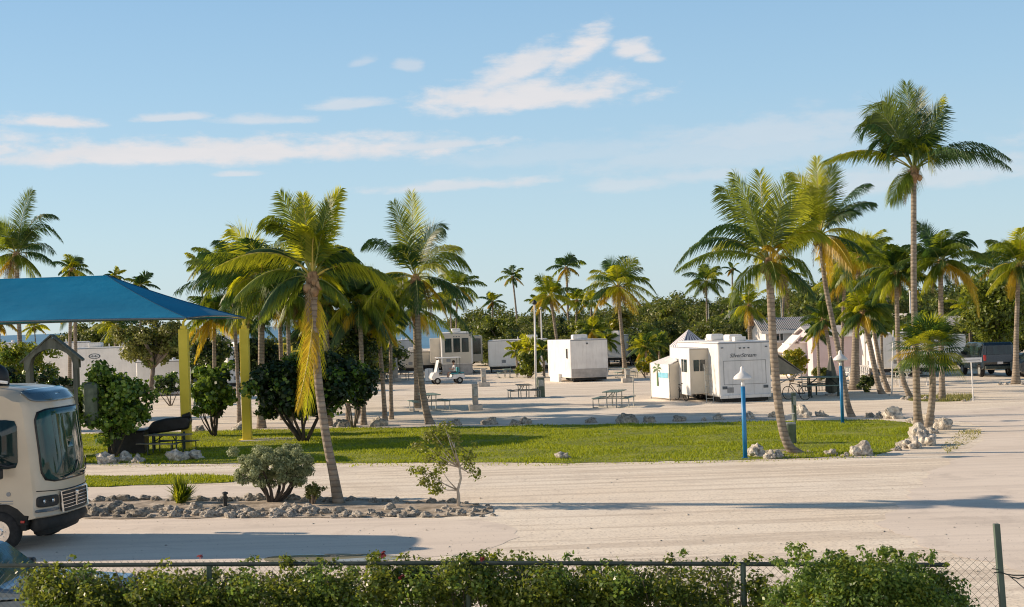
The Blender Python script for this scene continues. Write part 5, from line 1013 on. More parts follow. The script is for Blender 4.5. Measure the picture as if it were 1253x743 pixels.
# square white cargo trailer in the middle
def sq():
    near = G(699, 468); Y = near.y; s = Y / F; Rt = P(745, 466, Y + .4); Rt.z = 0; Lf = P(671, 464, Y + 3.6); Lf.z = 0; W = (Rt - near).length; fw = (Rt - near).normalized(); rz = math.atan2(fw.y, fw.x)
    # long side seen obliquely on the left: body length runs away from the viewer
    L = 4.2; root = empty('cargo_trailer', near, rz, 'square white box trailer with a roof unit and mud-grey lower band', 'trailer', 'trailers and fifth wheels on the lot')
    z0 = P(699, 463, Y).z; Hh = P(699, 416, Y).z; sk = (Lf - near); R_ = Matrix.Rotation(-rz, 3, 'Z'); sk = R_ @ sk
    V = [(0, 0), (W, 0), (W + sk.x * .9, sk.y * 1.02), (sk.x, sk.y)]
    vs = [(x, y, z0) for x, y in V] + [(x, y, Hh) for x, y in V]; MB().add(vs, [(0, 3, 2, 1), (4, 5, 6, 7), (0, 1, 5, 4), (1, 2, 6, 5), (2, 3, 7, 6), (3, 0, 4, 7)]).build('body', M['white_dirty'], root, .07, seg=3)
    MB().box(.07, W - .07, -.015, .02, z0 + .03, z0 + .62).build('lower_band', M['lowgrey'], root, .003)
    MB().box(.02, W - .02, -.02, .02, Hh - .08, Hh - .03).build('roof_trim', M['line'], root, .008)
    MB().box(.3, 1.35, .5, 1.2, Hh, Hh + .34).build('air_conditioner', M['white_paint'], root, .08)
    MB().lathe([(.05, -.05), (.05, .05)], 10, (W * .45, -.03, Hh - .28)).build('vent', M['black'], root)
    d = Vector((sk.x, sk.y, 0)); L_ = d.length; n_ = Vector((-d.y, d.x, 0)).normalized()
    if n_.x > 0: n_ = -n_
    def sidebox(name, u0, u1, za, zb, mat, t_=.04):
        p, q = d * u0, d * u1; MB().add([p + Vector((0, 0, za)), q + Vector((0, 0, za)), q + Vector((0, 0, zb)), p + Vector((0, 0, zb))] + [x + n_ * t_ for x in (p + Vector((0, 0, za)), q + Vector((0, 0, za)), q + Vector((0, 0, zb)), p + Vector((0, 0, zb)))], [(0, 1, 2, 3), (7, 6, 5, 4), (0, 4, 5, 1), (1, 5, 6, 2), (2, 6, 7, 3), (3, 7, 4, 0)]).build(name, M[mat], root)
    sidebox('door_handle', .12, .16, z0 + 1.35, z0 + 2.0, 'under', .05); sidebox('fender', .42, .8, z0 - .35, z0 + .28, 'white_paint', .2)
    for x in (.35, 1.2, 1.8, W - .3): MB().wheel(x, .5 if x not in (1.2, 1.8) else 1.2, .3, .3 if x in (1.2, 1.8) else .22, .2).build('wheel', M['rubber'], root)
    MB().box(.1, W - .1, .2, 2.4, z0 - .18, z0).build('chassis', M['under'], root)
    MB().tube([(.2, .15, z0), (.2, .15, 0)], .05, 6).build('jack', M['under'], root)
sq()
tk = dict(group='trailers and fifth wheels on the lot')
# tan fifth wheel with three windows
Y = 117; s = Y / F; p = P(560, 458, Y); p.z = 0; Hh = P(560, 407, Y).z
r = trailer('fifth_wheel_trailer', 'cream fifth wheel whose rear has three tall dark windows', p, PI / 2 + .06, 9, 2.6, Hh, .85, 'white_paint', 'tan', acs=(.4, 3), end_wins=((.42, .98, 1.85, 3.0), (-.28, .28, 1.85, 3.0), (-.98, -.42, 1.85, 3.0)), skirt='lowgrey', lights=True, cat='fifth wheel', wheels_at=(.5,))
MB().box(2.2, 5.5, -2.2, -1.3, .95, Hh - .35).build('slide_out', M['tan'], r, .04); MB().box(2.16, 2.2, -2.05, -1.42, 1.6, 2.9).build('window', M['glass'], r, .02)
MB().box(2.2, 5.5, 1.3, 2.2, .95, Hh - .45).build('slide_out', M['tan'], r, .04)
trailer('small_trailer', 'small rounded cream trailer left of the tan fifth wheel', T(487, 121) + Vector((0, .9, 0)), 0, 4.2, 2.0, P(500, 430, 121).z, .5, 'tan', 'white_paint', acs=(.9,), wheels_at=(.62,), cat='trailer', rad=.3)
trailer('grey_trailer', 'blue-grey box trailer half hidden behind the small cream trailer', T(478, 130) + Vector((0, 1.2, 0)), 0, 2.1, 2.3, P(490, 416, 130).z, .6, 'rear_grey', 'rear_grey', acs=(), wheels_at=(.5,), cat='trailer', tongue=False)
trailer('box_trailer', 'plain white box trailer with a round spare wheel low at its right', T(598, 118) + Vector((0, 1.2, 0)), 0, 5.0, 2.4, P(615, 416, 118).z, .5, 'white_paint', 'white_paint', acs=(3.2,), wheels_at=(.55,), cat='trailer')
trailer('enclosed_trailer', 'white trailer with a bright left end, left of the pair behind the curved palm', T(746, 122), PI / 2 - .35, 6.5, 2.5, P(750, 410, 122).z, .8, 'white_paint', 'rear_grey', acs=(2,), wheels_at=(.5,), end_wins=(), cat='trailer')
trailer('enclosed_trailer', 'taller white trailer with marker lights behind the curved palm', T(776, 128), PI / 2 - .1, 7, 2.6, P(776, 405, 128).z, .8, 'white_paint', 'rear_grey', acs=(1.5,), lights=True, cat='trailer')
trailer('fifth_wheel_trailer', 'long white trailer with a small oval badge, half hidden by the olive tree', T(96, 101), .0, 4.7, 2.6, P(120, 425, 100).z, .6, 'white_paint', 'white_paint', acs=(.8, 3.0), wheels_at=(.6,), cat='fifth wheel')
def badge():
    r = [o for o in COL.objects if o.get('label', '').startswith('long white trailer with a small oval')][0]; Hh = P(120, 425, 100).z
    V = lambda a, k, y: (1.55 + .42 * k * math.cos(a), -1.3 - y, Hh - .62 + .19 * k * math.sin(a))
    o = MB().add([V(2 * PI * i / 24, 1, .01) for i in range(24)], [tuple(range(24))]).build('oval_badge', M['letter'], r); MB().add([V(2 * PI * i / 24, .78, .014) for i in range(24)], [tuple(range(24))]).build('badge_centre', M['rear_grey'], o)
    tx = MB(); [tx.box(1.3 + i * .1, 1.36 + i * .1, -1.322, -1.316, Hh - .67, Hh - .58 + .03 * (i % 2)) for i in range(5)]; tx.build('badge_mark', M['letter'], o)
badge()
trailer('white_trailer', 'sunlit white trailer seen through the wooden tower', T(52, 104), .35, 3.4, 2.5, P(65, 419, 104).z, .6, 'white_paint', 'white_paint', acs=(), cat='trailer')
trailer('white_trailer', 'white trailer end glimpsed at the left edge over the bushes', T(-12, 108), 0, 2.4, 2.5, P(5, 419, 108).z, .6, 'rear_grey', 'white_dirty', acs=(), cat='trailer')
r = trailer('fifth_wheel_trailer', 'tall white trailer with a ribbed side between the yellow posts', T(276, 108), PI / 2 + .35, 8, 2.5, P(276, 414, 108).z, .8, 'white_paint', 'tan', acs=(.6, 3), cat='fifth wheel')
trailer('white_trailer', 'low white trailer side below the olive tree crown', T(172, 98), .0, 3.2, 2.4, P(195, 441, 98).z, .5, 'white_paint', 'white_paint', acs=(), cat='trailer')
r = trailer('cargo_trailer', 'white box trailer behind the palms right of the pink house', T(1066, 90), .0, 3.9, 2.5, P(1085, 407, 90).z, .55, 'white_paint', 'white_paint', acs=(), wheels_at=(.5,), cat='trailer')
trailer('white_trailer', 'bright white trailer end touching the pink house wall', T(1052, 93), .0, 1.5, 2.5, P(1070, 405, 93).z, .55, 'white_paint', 'white_paint', acs=(), wheels_at=(), cat='trailer', tongue=False)
# ================================================================== HOUSES
def gable(name, label, px0, px1, Y, depth, eave_py, ridge_py, wall, roof, rz=0, wins=(), over=.35, ridge='x', group='houses beyond the lot'):
    a = P(px0, 450, Y); b = P(px1, 450, Y); W = b.x - a.x; ze = P((px0 + px1) / 2, eave_py, Y).z; zr = P((px0 + px1) / 2, ridge_py, Y + depth / 2).z
    root = empty(name, (a.x, Y, 0), rz, label, 'house', group); MB().box(0, W, 0, depth, 0, ze).build('wall', M[wall], root, .02)
    rb = MB(); o = over; t_ = .12
    if ridge == 'x':
        for s in (0, 1):
            y0, y1 = (-o, depth / 2) if s == 0 else (depth + o, depth / 2); rb.add([(-o, y0, ze - .02), (W + o, y0, ze - .02), (W + o, y1, zr), (-o, y1, zr), (-o, y0, ze - t_), (W + o, y0, ze - t_), (W + o, y1, zr - t_), (-o, y1, zr - t_)], [(0, 1, 2, 3), (7, 6, 5, 4), (0, 4, 5, 1), (1, 5, 6, 2), (3, 2, 6, 7), (3, 7, 4, 0)])
        gb = MB().add([(.01, 0, ze - .1), (.01, depth, ze - .1), (.01, depth / 2, zr - .1), (W - .01, 0, ze - .1), (W - .01, depth, ze - .1), (W - .01, depth / 2, zr - .1)], [(0, 1, 2), (3, 5, 4)])
    else:
        for s in (0, 1):
            x0, x1 = (-o, W / 2) if s == 0 else (W + o, W / 2); rb.add([(x0, -o, ze - .02), (x0, depth + o, ze - .02), (x1, depth + o, zr), (x1, -o, zr), (x0, -o, ze - t_), (x0, depth + o, ze - t_), (x1, depth + o, zr - t_), (x1, -o, zr - t_)], [(0, 1, 2, 3), (7, 6, 5, 4), (0, 4, 5, 1), (1, 5, 6, 2), (3, 2, 6, 7), (3, 7, 4, 0)])
        gb = MB().add([(0, .01, ze - .1), (W, .01, ze - .1), (W / 2, .01, zr - .1), (0, depth - .01, ze - .1), (W, depth - .01, ze - .1), (W / 2, depth - .01, zr - .1)], [(0, 1, 2), (3, 5, 4)])
    gb.build('gable', M[wall], root); rf = rb.build('roof', M[roof], root)
    fs = MB(); fs.box(-over, W + over, -over - .03, -over, ze - .22, ze - .0); fs.build('fascia', M['white_paint'], root)
    for x0, x1, z0, z1 in wins:
        f_ = MB().box(x0, x1, -.05, 0, z0, z1).build('window', M['white_paint'], root, .01); MB().box(x0 + .08, x1 - .08, -.07, 0, z0 + .08, z1 - .08).build('pane', M['glass'], f_); MB().box((x0 + x1) / 2 - .03, (x0 + x1) / 2 + .03, -.09, -.07, z0 + .08, z1 - .08).build('mullion', M['white_paint'], f_)
    return root, W, ze, zr
r, W, ze, zr = gable('mobile_home', 'white house with a dark corrugated roof behind the croton bush', 938, 996, 101, 6, 404, 388, 'stucco', 'corr', wins=((.7, 1.3, 2.1, 2.9),))
MB().box(-.5, 2.6, -2.2, .0, ze - .85, ze - .72).build('porch_roof', M['roofgrey'], r, .02)
for x in (-.4, 2.4): MB().box(x, x + .12, -2.15, -2.03, 0, ze - .85).build('porch_post', M['stucco'], r, .01)
r, W, ze, zr = gable('pink_house', 'pink stucco house with small white windows behind the thick-footed palm', 995, 1060, 93, 5, 408, 398, 'pink', 'roofgrey', wins=(), over=.25)
for x0, z0 in ((.3, 2.0),):
    pass
r2 = empty('white_annex', (P(963, 450, 95).x, 95, 0), 0, 'bright white stepped annex wall at the corner of the pink house', 'house', 'houses beyond the lot')
zt = P(985, 420, 95).z; W2 = P(994, 450, 95).x - P(963, 450, 95).x
MB().box(.2, W2, 0, 2.6, 0, zt).build('wall', M['stucco'], r2, .03)
MB().add([(-.2, -.2, zt - .55), (W2 * .55, -.2, zt + .55), (W2 * .55, 2.8, zt + .55), (-.2, 2.8, zt - .55)], [(0, 1, 2, 3)]).build('roof_panel', M['stucco'], r2).modifiers.new('s', 'SOLIDIFY').thickness = .1
MB().box(W2 * .5, W2 + .2, -.25, 2.7, zt, zt + .12).build('roof', M['white_paint'], r2, .02)
f_ = MB().box(W2 * .62, W2 * .95, -.05, 0, zt - 1.35, zt - .75).build('window', M['white_paint'], r2, .01); MB().box(W2 * .62 + .07, W2 * .95 - .07, -.08, 0, zt - 1.28, zt - .82).build('pane', M['glass'], f_)
gable('far_house', 'far house with a grey roof and pale gable left of the young palm', 1104, 1148, 122, 8, 397, 383, 'stucco', 'roofgrey', ridge='y', over=.5)
gable('far_house', 'far house with a low pale grey roof and white fascia behind the van', 1152, 1214, 118, 8, 400, 386, 'stucco', 'roofgrey', wins=((1, 1.8, 1.4, 2.4),), over=.6)
gable('far_house', 'tan shingle roofed house high behind the big leafy tree', 1182, 1236, 140, 8, 384, 366, 'tan', 'shingle', over=.4)
# ================================================================== WOODEN TOWER
def tower():
    Y = 50; b = P(65, 450, Y); root = empty('play_tower', (b.x, Y, 0), .25, 'weathered grey wooden play tower with an arched gable roof behind the motorhome', 'play tower'); zr = P(65, 411, Y).z; ze = P(65, 436, Y).z; hw = .78
    for x in (-hw, hw):
        for y in (-hw, hw): MB().box(x - .07, x + .07, y - .07, y + .07, -.1, ze).build('post', M['wood_grey'], root, .01)
    for s in (-1, 1):
        rb = MB()
        for i in range(6):
            f0, f1 = i / 6, (i + 1) / 6 - .01; xa, xb = s * (hw + .25) * (1 - f0), s * (hw + .25) * (1 - f1); za, zb = ze - .2 + (zr - ze + .2) * f0, ze - .2 + (zr - ze + .2) * f1
            rb.add([(xa, -hw - .2, za), (xb, -hw - .2, zb), (xb, hw + .2, zb), (xa, hw + .2, za), (xa, -hw - .2, za + .06), (xb, -hw - .2, zb + .06), (xb, hw + .2, zb + .06), (xa, hw + .2, za + .06)], [(0, 1, 2, 3), (4, 7, 6, 5), (0, 4, 5, 1), (1, 5, 6, 2), (2, 6, 7, 3), (3, 7, 4, 0)])
        rb.build('roof', M['wood_grey'], root)
    for y in (-hw - .12, hw + .08):   # arched gable boards
        n = 14; V = []
        for i in range(n + 1):
            u = -1 + 2 * i / n; x = u * (hw + .12); top = ze - .05 + (zr - ze) * (1 - abs(u)); low = ze - .35 + .62 * math.sqrt(max(0, 1 - (u / .82) ** 2)) if abs(u) < .82 else ze - .45; low = min(low, top - .05); V += [(x, y, low), (x, y, top), (x, y + .04, low), (x, y + .04, top)]
        MB().add(V, [f for i in range(n) for f in ((4 * i, 4 * i + 4, 4 * i + 5, 4 * i + 1), (4 * i + 2, 4 * i + 3, 4 * i + 7, 4 * i + 6), (4 * i, 4 * i + 2, 4 * i + 6, 4 * i + 4), (4 * i + 1, 4 * i + 5, 4 * i + 7, 4 * i + 3))]).build('gable_board', M['wood_grey'], root)
    MB().box(-hw, hw, -hw, hw, 1.75, 1.83).build('deck', M['wood_grey'], root, .01)
    for y in (-hw, hw):
        k = MB(); k.box(-hw, hw, y - .03, y + .03, 2.5, 2.58); [k.box(x - .05, x + .05, y - .02, y + .02, 1.83, 2.5) for x in np.linspace(-hw + .15, hw - .15, 6)]; k.build('railing', M['wood_grey'], root)
    k = MB(); k.box(hw + .2, hw + .75, -.5, .5, 1.2, 2.75); k.build('side_panel', M['bin'], root, .2)
    sl_ = MB(); V = []
    for i in range(9):
        u = i / 8; x = -hw - 2.2 * u; z = 1.75 * (1 - u) ** 1.1 + .1; V += [(x, -.28, z + .15), (x, -.25, z), (x, .25, z), (x, .28, z + .15)]
    sl_.add(V, [(4 * i + k, 4 * i + k + 1, 4 * i + k + 5, 4 * i + k + 4) for i in range(8) for k in range(3)]); sl_.build('slide', M['bin'], root)
tower()
# ================================================================== PICNIC TABLES, PEDESTALS, POLES
def picnic(label, bpx, wpx, rz, top='galv', legs='galv', L=1.8, one_side=False, wood=False):
    b = G(*bpx); k = wpx * b.y / F / 1.75; root = empty('picnic_table', b, rz, label, 'picnic table', 'picnic tables around the park'); hl = L / 2
    tb = MB(); 
    for i in range(5): x = -.36 + i * .155; tb.box(x, x + .14, -hl, hl, .72, .76)
    tb.build('tabletop', M[top], root, .006)
    for s in (-1, 1):
        be = MB()
        for i in range(2): x = s * .72 + (i - 1) * .145; be.box(x, x + .13, -hl, hl, .43, .465)
        be.build('bench', M[top], root, .006)
        y = s * (hl - .35); fr = MB(); r_ = .028
        fr.tube([(-.84, y - .18, 0), (-.84, y - .18, .42), (-.3, y, .44), (.3, y, .44), (.84, y - .18, .42), (.84, y - .18, 0)], r_, 6)
        fr.tube([(-.22, y, 0), (-.24, y, .71), (.24, y, .71), (.22, y, 0)], r_, 6); fr.tube([(-.84, y - .18, .02), (-.6, y - .18, .02)], r_, 6); fr.tube([(-.2, y, .45), (0, y * .4, .7)], r_ * .8, 5)
        fr.build('frame', M[legs], root)
    root.scale = (k, 1, 1) if 0 else (k, k, k); return root
picnic('metal-framed picnic table beside the foot of the tall leaning palm', (525, 502), 46, .25, 'green_top')
picnic('metal picnic table between the square trailer and the lawn edge', (752, 498), 46, -.3, 'green_top')
picnic('picnic table with separate-looking benches left of the light poles', (641, 487), 38, .12, 'wood')
picnic('small picnic table in front of the plain white box trailer', (621, 462), 24, .1, 'green_top')
picnic('picnic table behind the concrete pedestal at the far left of the lot', (478, 466), 42, .2, 'wood')
picnic('picnic table beside the concrete pedestal under the curved palm', (766, 462), 26, .1, 'green_top')
picnic('green-topped picnic table under the folded umbrella', (1008, 485), 56, 1.25, 'green_top', 'galv_dark')
picnic('white-legged picnic table behind the bowed palm trunk', (1108, 472), 40, .3, 'wood', 'white_dirty')
picnic('round-edged grey picnic table in front of the left yellow post', (206, 555), 54, 1.2, 'wood', 'galv_dark')
picnic('dark picnic table seen left of the big trailer awning', (997, 478), 26, .8, 'wood', 'galv_dark')
def bench():
    b = G(166, 556); root = empty('storage_bench', b, .05, 'black bench box with lounge cushions piled behind, left of the picnic table', 'bench'); MB().box(-.98, .35, -.1, .75, 0, .82).build('box', M['black'], root, .03); MB().box(-1.0, .37, -.13, .78, .825, .87).build('lid', M['black'], root, .02)
    prof = [(.05, .6), (1.75, .78), (1.85, 1.1), (1.75, 1.25), (.9, 1.2), (.45, 1.1)]; MB().prism(prof, .9, 1.5).build('cushion_pile', M['black'], root, .08, seg=3)
    MB().tube([(1.55, 1.0, 1.22), (1.85, 1.0, 1.3)], [.1, .12], 8).build('rolled_cushion', M['black'], root)
    k = MB(); k.tube([(-.5 + .3 * math.cos(a), .9, 1.1 + .38 * math.sin(a)) for a in np.linspace(-1.3, 1.9, 12)], .025, 6); k.build('hoop', M['galv_dark'], root)
    [MB().tube([(x, .95, 0), (x, .95, .7)], .04, 6).build('leg', M['galv_dark'], root) for x in (.5, 1.6)]
bench()
def pedestal(label, bpx, hpx, wpx, mat='concrete', foot=True):
    b = G(*bpx); s = b.y / F; h = hpx * s; w = wpx * s / 2; root = empty('utility_pedestal', b, .1, label, 'utility post', 'power and water pedestals of the lot')
    MB().box(-w, w, -w, w, 0, h).build('post', M[mat], root, .03); MB().box(-w * 1.08, w * 1.08, -w * 1.08, w * 1.08, h, h + .05).build('cap', M['concrete'], root, .01)
    MB().box(-w * .7, w * .7, -w - .1, -w, h * .55, h * .9).build('meter_box', M['galv'], root, .02)
    MB().tube([(-w * .8, -w * 1.1, 0), (-w * .8, -w * 1.1, h * .6)], .03, 6).build('pipe', M['galv'], root)
    if foot: MB().box(-w * 2.4, w * 2.4, -w * 2, w * 2, 0, .28).build('footing', M['concrete'], root, .03)
pedestal('concrete power pedestal on a square footing, nearest to the lawn', (582, 502), 31, 7)
pedestal('concrete pedestal in front of the gap between tan and white trailers', (592, 473), 21, 6)
pedestal('concrete pedestal with a wide footing in front of the small cream trailer', (484, 467), 28, 6)
pedestal('grey-green pedestal box at the foot of the light pole', (662, 486), 24, 9, 'bin', False)
pedestal('concrete pedestal under the curved palm beside the square trailer', (768, 468), 16, 6)
pedestal('slim grey utility post standing behind the grey bin', (972, 515), 34, 5, 'bin', False)
def pole(label, bpx, tpx, r_=.05, lamp=True, Y=None, mat='white_dirty'):
    b = G(*bpx) if Y is None else P(bpx[0], bpx[1], Y); b.z = 0; t_ = P(tpx[0], tpx[1], b.y); h = t_.z; root = empty('light_pole', b, 0, label, 'light pole', 'slender poles on the lot')
    MB().tube([(0, 0, 0), (t_.x - b.x, 0, h)], [r_, r_ * .7], 8).build('pole', M[mat], root, smooth=True); MB().box(-.12, .12, -.12, .12, 0, .06).build('base', M['concrete'], root, .01)
    if lamp: MB().lathe([(.03, -.1), (.12, -.06), (.14, .04), (.08, .14), (.02, .18)], 12, (t_.x - b.x, 0, h)).build('lamp_head', M['black' if lamp == 2 else 'galv'], root, smooth=True)
pole('slender grey pole beside the pedestal box left of the square trailer', (656, 485), (654, 371), .07, 2)
pole('second pale pole right of the slender grey one', (664, 459), (662, 378), .07)
pole('thin dark pole against the mangroves above the striped tent', (868, 425), (867, 372), .04, False, 118, 'galv')
pole('thin white pole right of the young green palm behind the trailer', (893, 425), (892, 380), .04, False, 116)
pole('street light pole behind the tallest palm', (1116, 440), (1113, 354), .07, True, 104)
pole('thin pole behind the corrugated roof house', (957, 425), (955, 345), .04, False, 112, 'galv')
pole('pole with an orange box on top behind the big trailer', (920, 425), (919, 392), .08, False, 100, 'wood')
o = empty('nesting_box', P(919, 391, 99.8), 0, 'orange-brown box on the pole behind the big trailer', 'bird box'); MB().box(-.16, .16, -.14, .14, -.45, .25).build('box', M['fibre'], o, .02); MB().prism([(-.22, .25), (.22, .25), (0, .42)], -.18, .18).build('roof', M['bark'], o)
def lamp(label, bpx, tpx, spx_):
    b = G(*bpx); s = b.y / F; h = P(tpx[0], tpx[1], b.y).z; root = empty('lamp_post', b, 0, label, 'lamp post', 'blue garden lamp posts'); r_ = .068
    MB().tube([(0, 0, 0), (0, 0, h)], r_, 14).build('post', M['blue_post'], root, smooth=True); MB().box(-.12, .12, -.12, .12, 0, .02).build('base_plate', M['blue_post'], root, .005)
    MB().lathe([(.05, 0), (.055, .10), (.035, .13), (.03, .2)], 14, (0, 0, h)).build('neck', M['shade_white'], root, smooth=True)
    MB().lathe([(.05, .20), (.27, .22), (.28, .25), (.26, .30), (.17, .38), (.09, .44), (.065, .50), (.07, .54), (.045, .60), (.01, .62)], 22, (0, 0, h)).build('lamp_shade', M['shade_white'], root, smooth=True)
lamp('near blue lamp post with a white bell shade at the front of the lawn', (912, 561), (908, 473), 0)
lamp('far blue lamp post with a white bell shade at the back of the lawn', (1031, 518), (1027, 448), 0)
def bin_():
    b = G(967, 543); root = empty('litter_bin', b, 0, 'grey-green round litter bin on the lawn right of the hooked palm trunk', 'litter bin'); MB().lathe([(.15, .0), (.17, .03), (.19, .62), (.20, .66)], 18, (0, 0, 0)).build('drum', M['bin'], root, smooth=True)
    MB().lathe([(.21, .66), (.21, .70), (.19, .71)], 18).build('rim', M['galv'], root); MB().tube([(.19, .05, 0), (.19, .05, 1.0)], .03, 8).build('post', M['bin'], root)
    MB().tube([(-.1, .05, .95), (.19, .05, 1.0)], .02, 6).build('arm', M['white_dirty'], root)
bin_()
def sign():
    b = G(1191, 491); h = P(1188, 443, b.y).z; root = empty('street_sign', b, 0, 'white blank-looking street sign on a thin post right of the fan palm', 'sign'); MB().tube([(0, 0, 0), (-.04, 0, h + .1)], .03, 8).build('post', M['white_dirty'], root)
    MB().box(-.48, .44, -.06, -.03, h - .02, h + .2).build('board', M['shade_white'], root, .01); MB().box(-.40, .36, -.068, -.061, h + .07, h + .1).build('faded_line', M['line'], root)
sign()
def umbrella():
    b = G(1018, 484); h = P(1016, 436, b.y).z; root = empty('patio_umbrella', b, 0, 'folded dark patio umbrella standing through the green-topped table', 'umbrella'); MB().tube([(0, 0, 0), (0, 0, h)], .03, 8).build('pole', M['white_dirty'], root)
    V = []; n = 20; Z = [(.10, 0), (.26, .12), (.24, .7), (.16, 1.3), (.05, 1.85)]
    for q, z in Z:
        for k in range(n): rr2 = q * (1 + .3 * math.cos(k * PI * 8 / n * 1.0)); V.append((rr2 * math.cos(2 * PI * k / n), rr2 * math.sin(2 * PI * k / n), h - 1.9 + z))
    MB().add(V, [(i * n + k, i * n + (k + 1) % n, (i + 1) * n + (k + 1) % n, (i + 1) * n + k) for i in range(4) for k in range(n)]).build('folded_canopy', M['wood_grey'], root, smooth=True)
    MB().box(-.3, .3, -.3, .3, 0, .08).build('base', M['concrete'], root, .02)
umbrella()
for i, (x, y, lb) in enumerate([(1041, 469, 'white garden chair left of the thick-footed palm'), (1056, 467, 'white garden chair right of the thick-footed palm')]):
    b = G(x, y); c = empty('garden_chair', b, .4 - i, lb, 'chair', 'white garden chairs by the pink house')
    MB().box(-.25, .25, -.25, .25, .4, .45).build('seat', M['white_paint'], c, .02); k = MB(); [k.box(-.24 + j * .12, -.16 + j * .12, .22, .26, .45, .95) for j in range(5)]; k.box(-.26, .26, .21, .27, .9, .97); k.build('backrest', M['white_paint'], c, .005)
    for sx in (-1, 1):
        for sy in (-1, 1): MB().box(sx * .22 - .02, sx * .22 + .02, sy * .22 - .02, sy * .22 + .02, 0, .4).build('leg', M['white_paint'], c)
        MB().box(sx * .25 - .03, sx * .25 + .03, -.25, .22, .62, .66).build('armrest', M['white_paint'], c, .01)
b = G(276, 626); bo = empty('path_light', b, 0, 'short black path light standing among the border rocks', 'path light'); MB().lathe([(.05, 0), (.05, .32)], 12).build('post', M['black'], bo); MB().lathe([(.075, .32), (.075, .36), (.045, .37), (.045, .42), (.08, .43), (.07, .47), (.01, .49)], 14).build('lamp_head', M['black'], bo)
rl = empty('railing', P(345, 450, 95) * 1, 0, 'yellow pipe railing glimpsed right of the right yellow post', 'railing'); rl.location.z = 0
k = MB(); zt = P(345, 421, 95).z; [k.tube([(x, 0, 0), (x, 0, zt)], .05, 6) for x in (-.6, .1, .7, 1.3)]; k.tube([(-.6, 0, zt), (1.3, 0, zt)], .05, 6); k.tube([(-.6, 0, zt - .5), (1.3, 0, zt - .5)], .05, 6); k.build('rails', M['yellow'], rl)
# ================================================================== PEOPLE AND GOLF CART
def skinned(name, pts, edges, rad, mat, parent, sub=2):
    me = bpy.data.meshes.new(name); me.from_pydata(pts, edges, []); o = bpy.data.objects.new(name, me); COL.objects.link(o); o.parent = parent; me.materials.append(mat)
    md = o.modifiers.new('skin', 'SKIN'); 
    for i, r_ in enumerate(rad): me.skin_vertices[0].data[i].radius = (r_, r_) if not hasattr(r_, '__len__') else r_
    me.skin_vertices[0].data[0].use_root = True
    s = o.modifiers.new('sub', 'SUBSURF'); s.levels = sub; s.render_levels = sub; md.use_smooth_shade = True; return o
def person(loc, rz, label, pose):
    root = empty('person', loc, rz, label, 'person')
    if pose == 'stand':
        hip, ch, nk, hd = (0, 0, .93), (.02, 0, 1.3), (.03, 0, 1.48), (.05, 0, 1.62)
        kn = [(.10, s * .10, .5) for s in (-1, 1)]; an = [(-.02 if s < 0 else .08, s * .11, .07) for s in (-1, 1)]; ft = [(a[0] + .18, a[1], .04) for a in an]; el = [(.08, s * .25, 1.12) for s in (-1, 1)]; hn = [(.3, s * .2, 1.0) for s in (-1, 1)]
    else:
        hip, ch, nk, hd = (0, 0, .78), (.0, 0, 1.15), (.02, 0, 1.33), (.05, 0, 1.48)
        kn = [(.42, s * .12, .82) for s in (-1, 1)]; an = [(.5, s * .12, .38) for s in (-1, 1)]; ft = [(a[0] + .17, a[1], .35) for a in an]; el = [(.12, s * .25, 1.0) for s in (-1, 1)]; hn = [(.38, s * .12, 1.08) for s in (-1, 1)]
    sh = [(ch[0], s * .18, ch[2] + .1) for s in (-1, 1)]; hj = [(hip[0], s * .09, hip[2] - .03) for s in (-1, 1)]
    pts = [hip, ch, nk, hd, (hd[0] + .01, 0, hd[2] + .1)] + sh + el + hn + hj + kn + an + ft
    E = [(0, 1), (1, 2), (2, 3), (3, 4), (1, 5), (1, 6), (5, 7), (6, 8), (7, 9), (8, 10), (0, 11), (0, 12), (11, 13), (12, 14), (13, 15), (14, 16), (15, 17), (16, 18)]
    R_ = [.13, .14, .055, .085, .08, .06, .06, .042, .042, .035, .035, .09, .09, .06, .06, .04, .04, .035, .035]
    skinned('body', pts, E, R_, M['skin'], root)
    skinned('shirt', [hip, ch, (nk[0], 0, nk[2] - .06)] + sh + [tuple(a + (b_ - a) * .6 for a, b_ in zip(p, q)) for p, q in zip(sh, el)], [(0, 1), (1, 2), (1, 3), (1, 4), (3, 5), (4, 6)], [(.155), .165, .075, .078, .078, .062, .062], M['shirt_white'], root)
    skinned('shorts', [(hip[0], 0, hip[2] + .02)] + hj + [tuple(a + (b_ - a) * .8 for a, b_ in zip(p, q)) for p, q in zip(hj, kn)], [(0, 1), (0, 2), (1, 3), (2, 4)], [.15, .11, .11, .085, .085], M['shirt_white'] if pose == 'stand' else M['shorts'], root)
    MB().lathe([(.09, -.02), (.115, .02), (.11, .08), (.07, .14), (.01, .16)], 14, (hd[0] - .015, 0, hd[2] + .03)).build('hair', M['hair'], root, smooth=True)
    return root
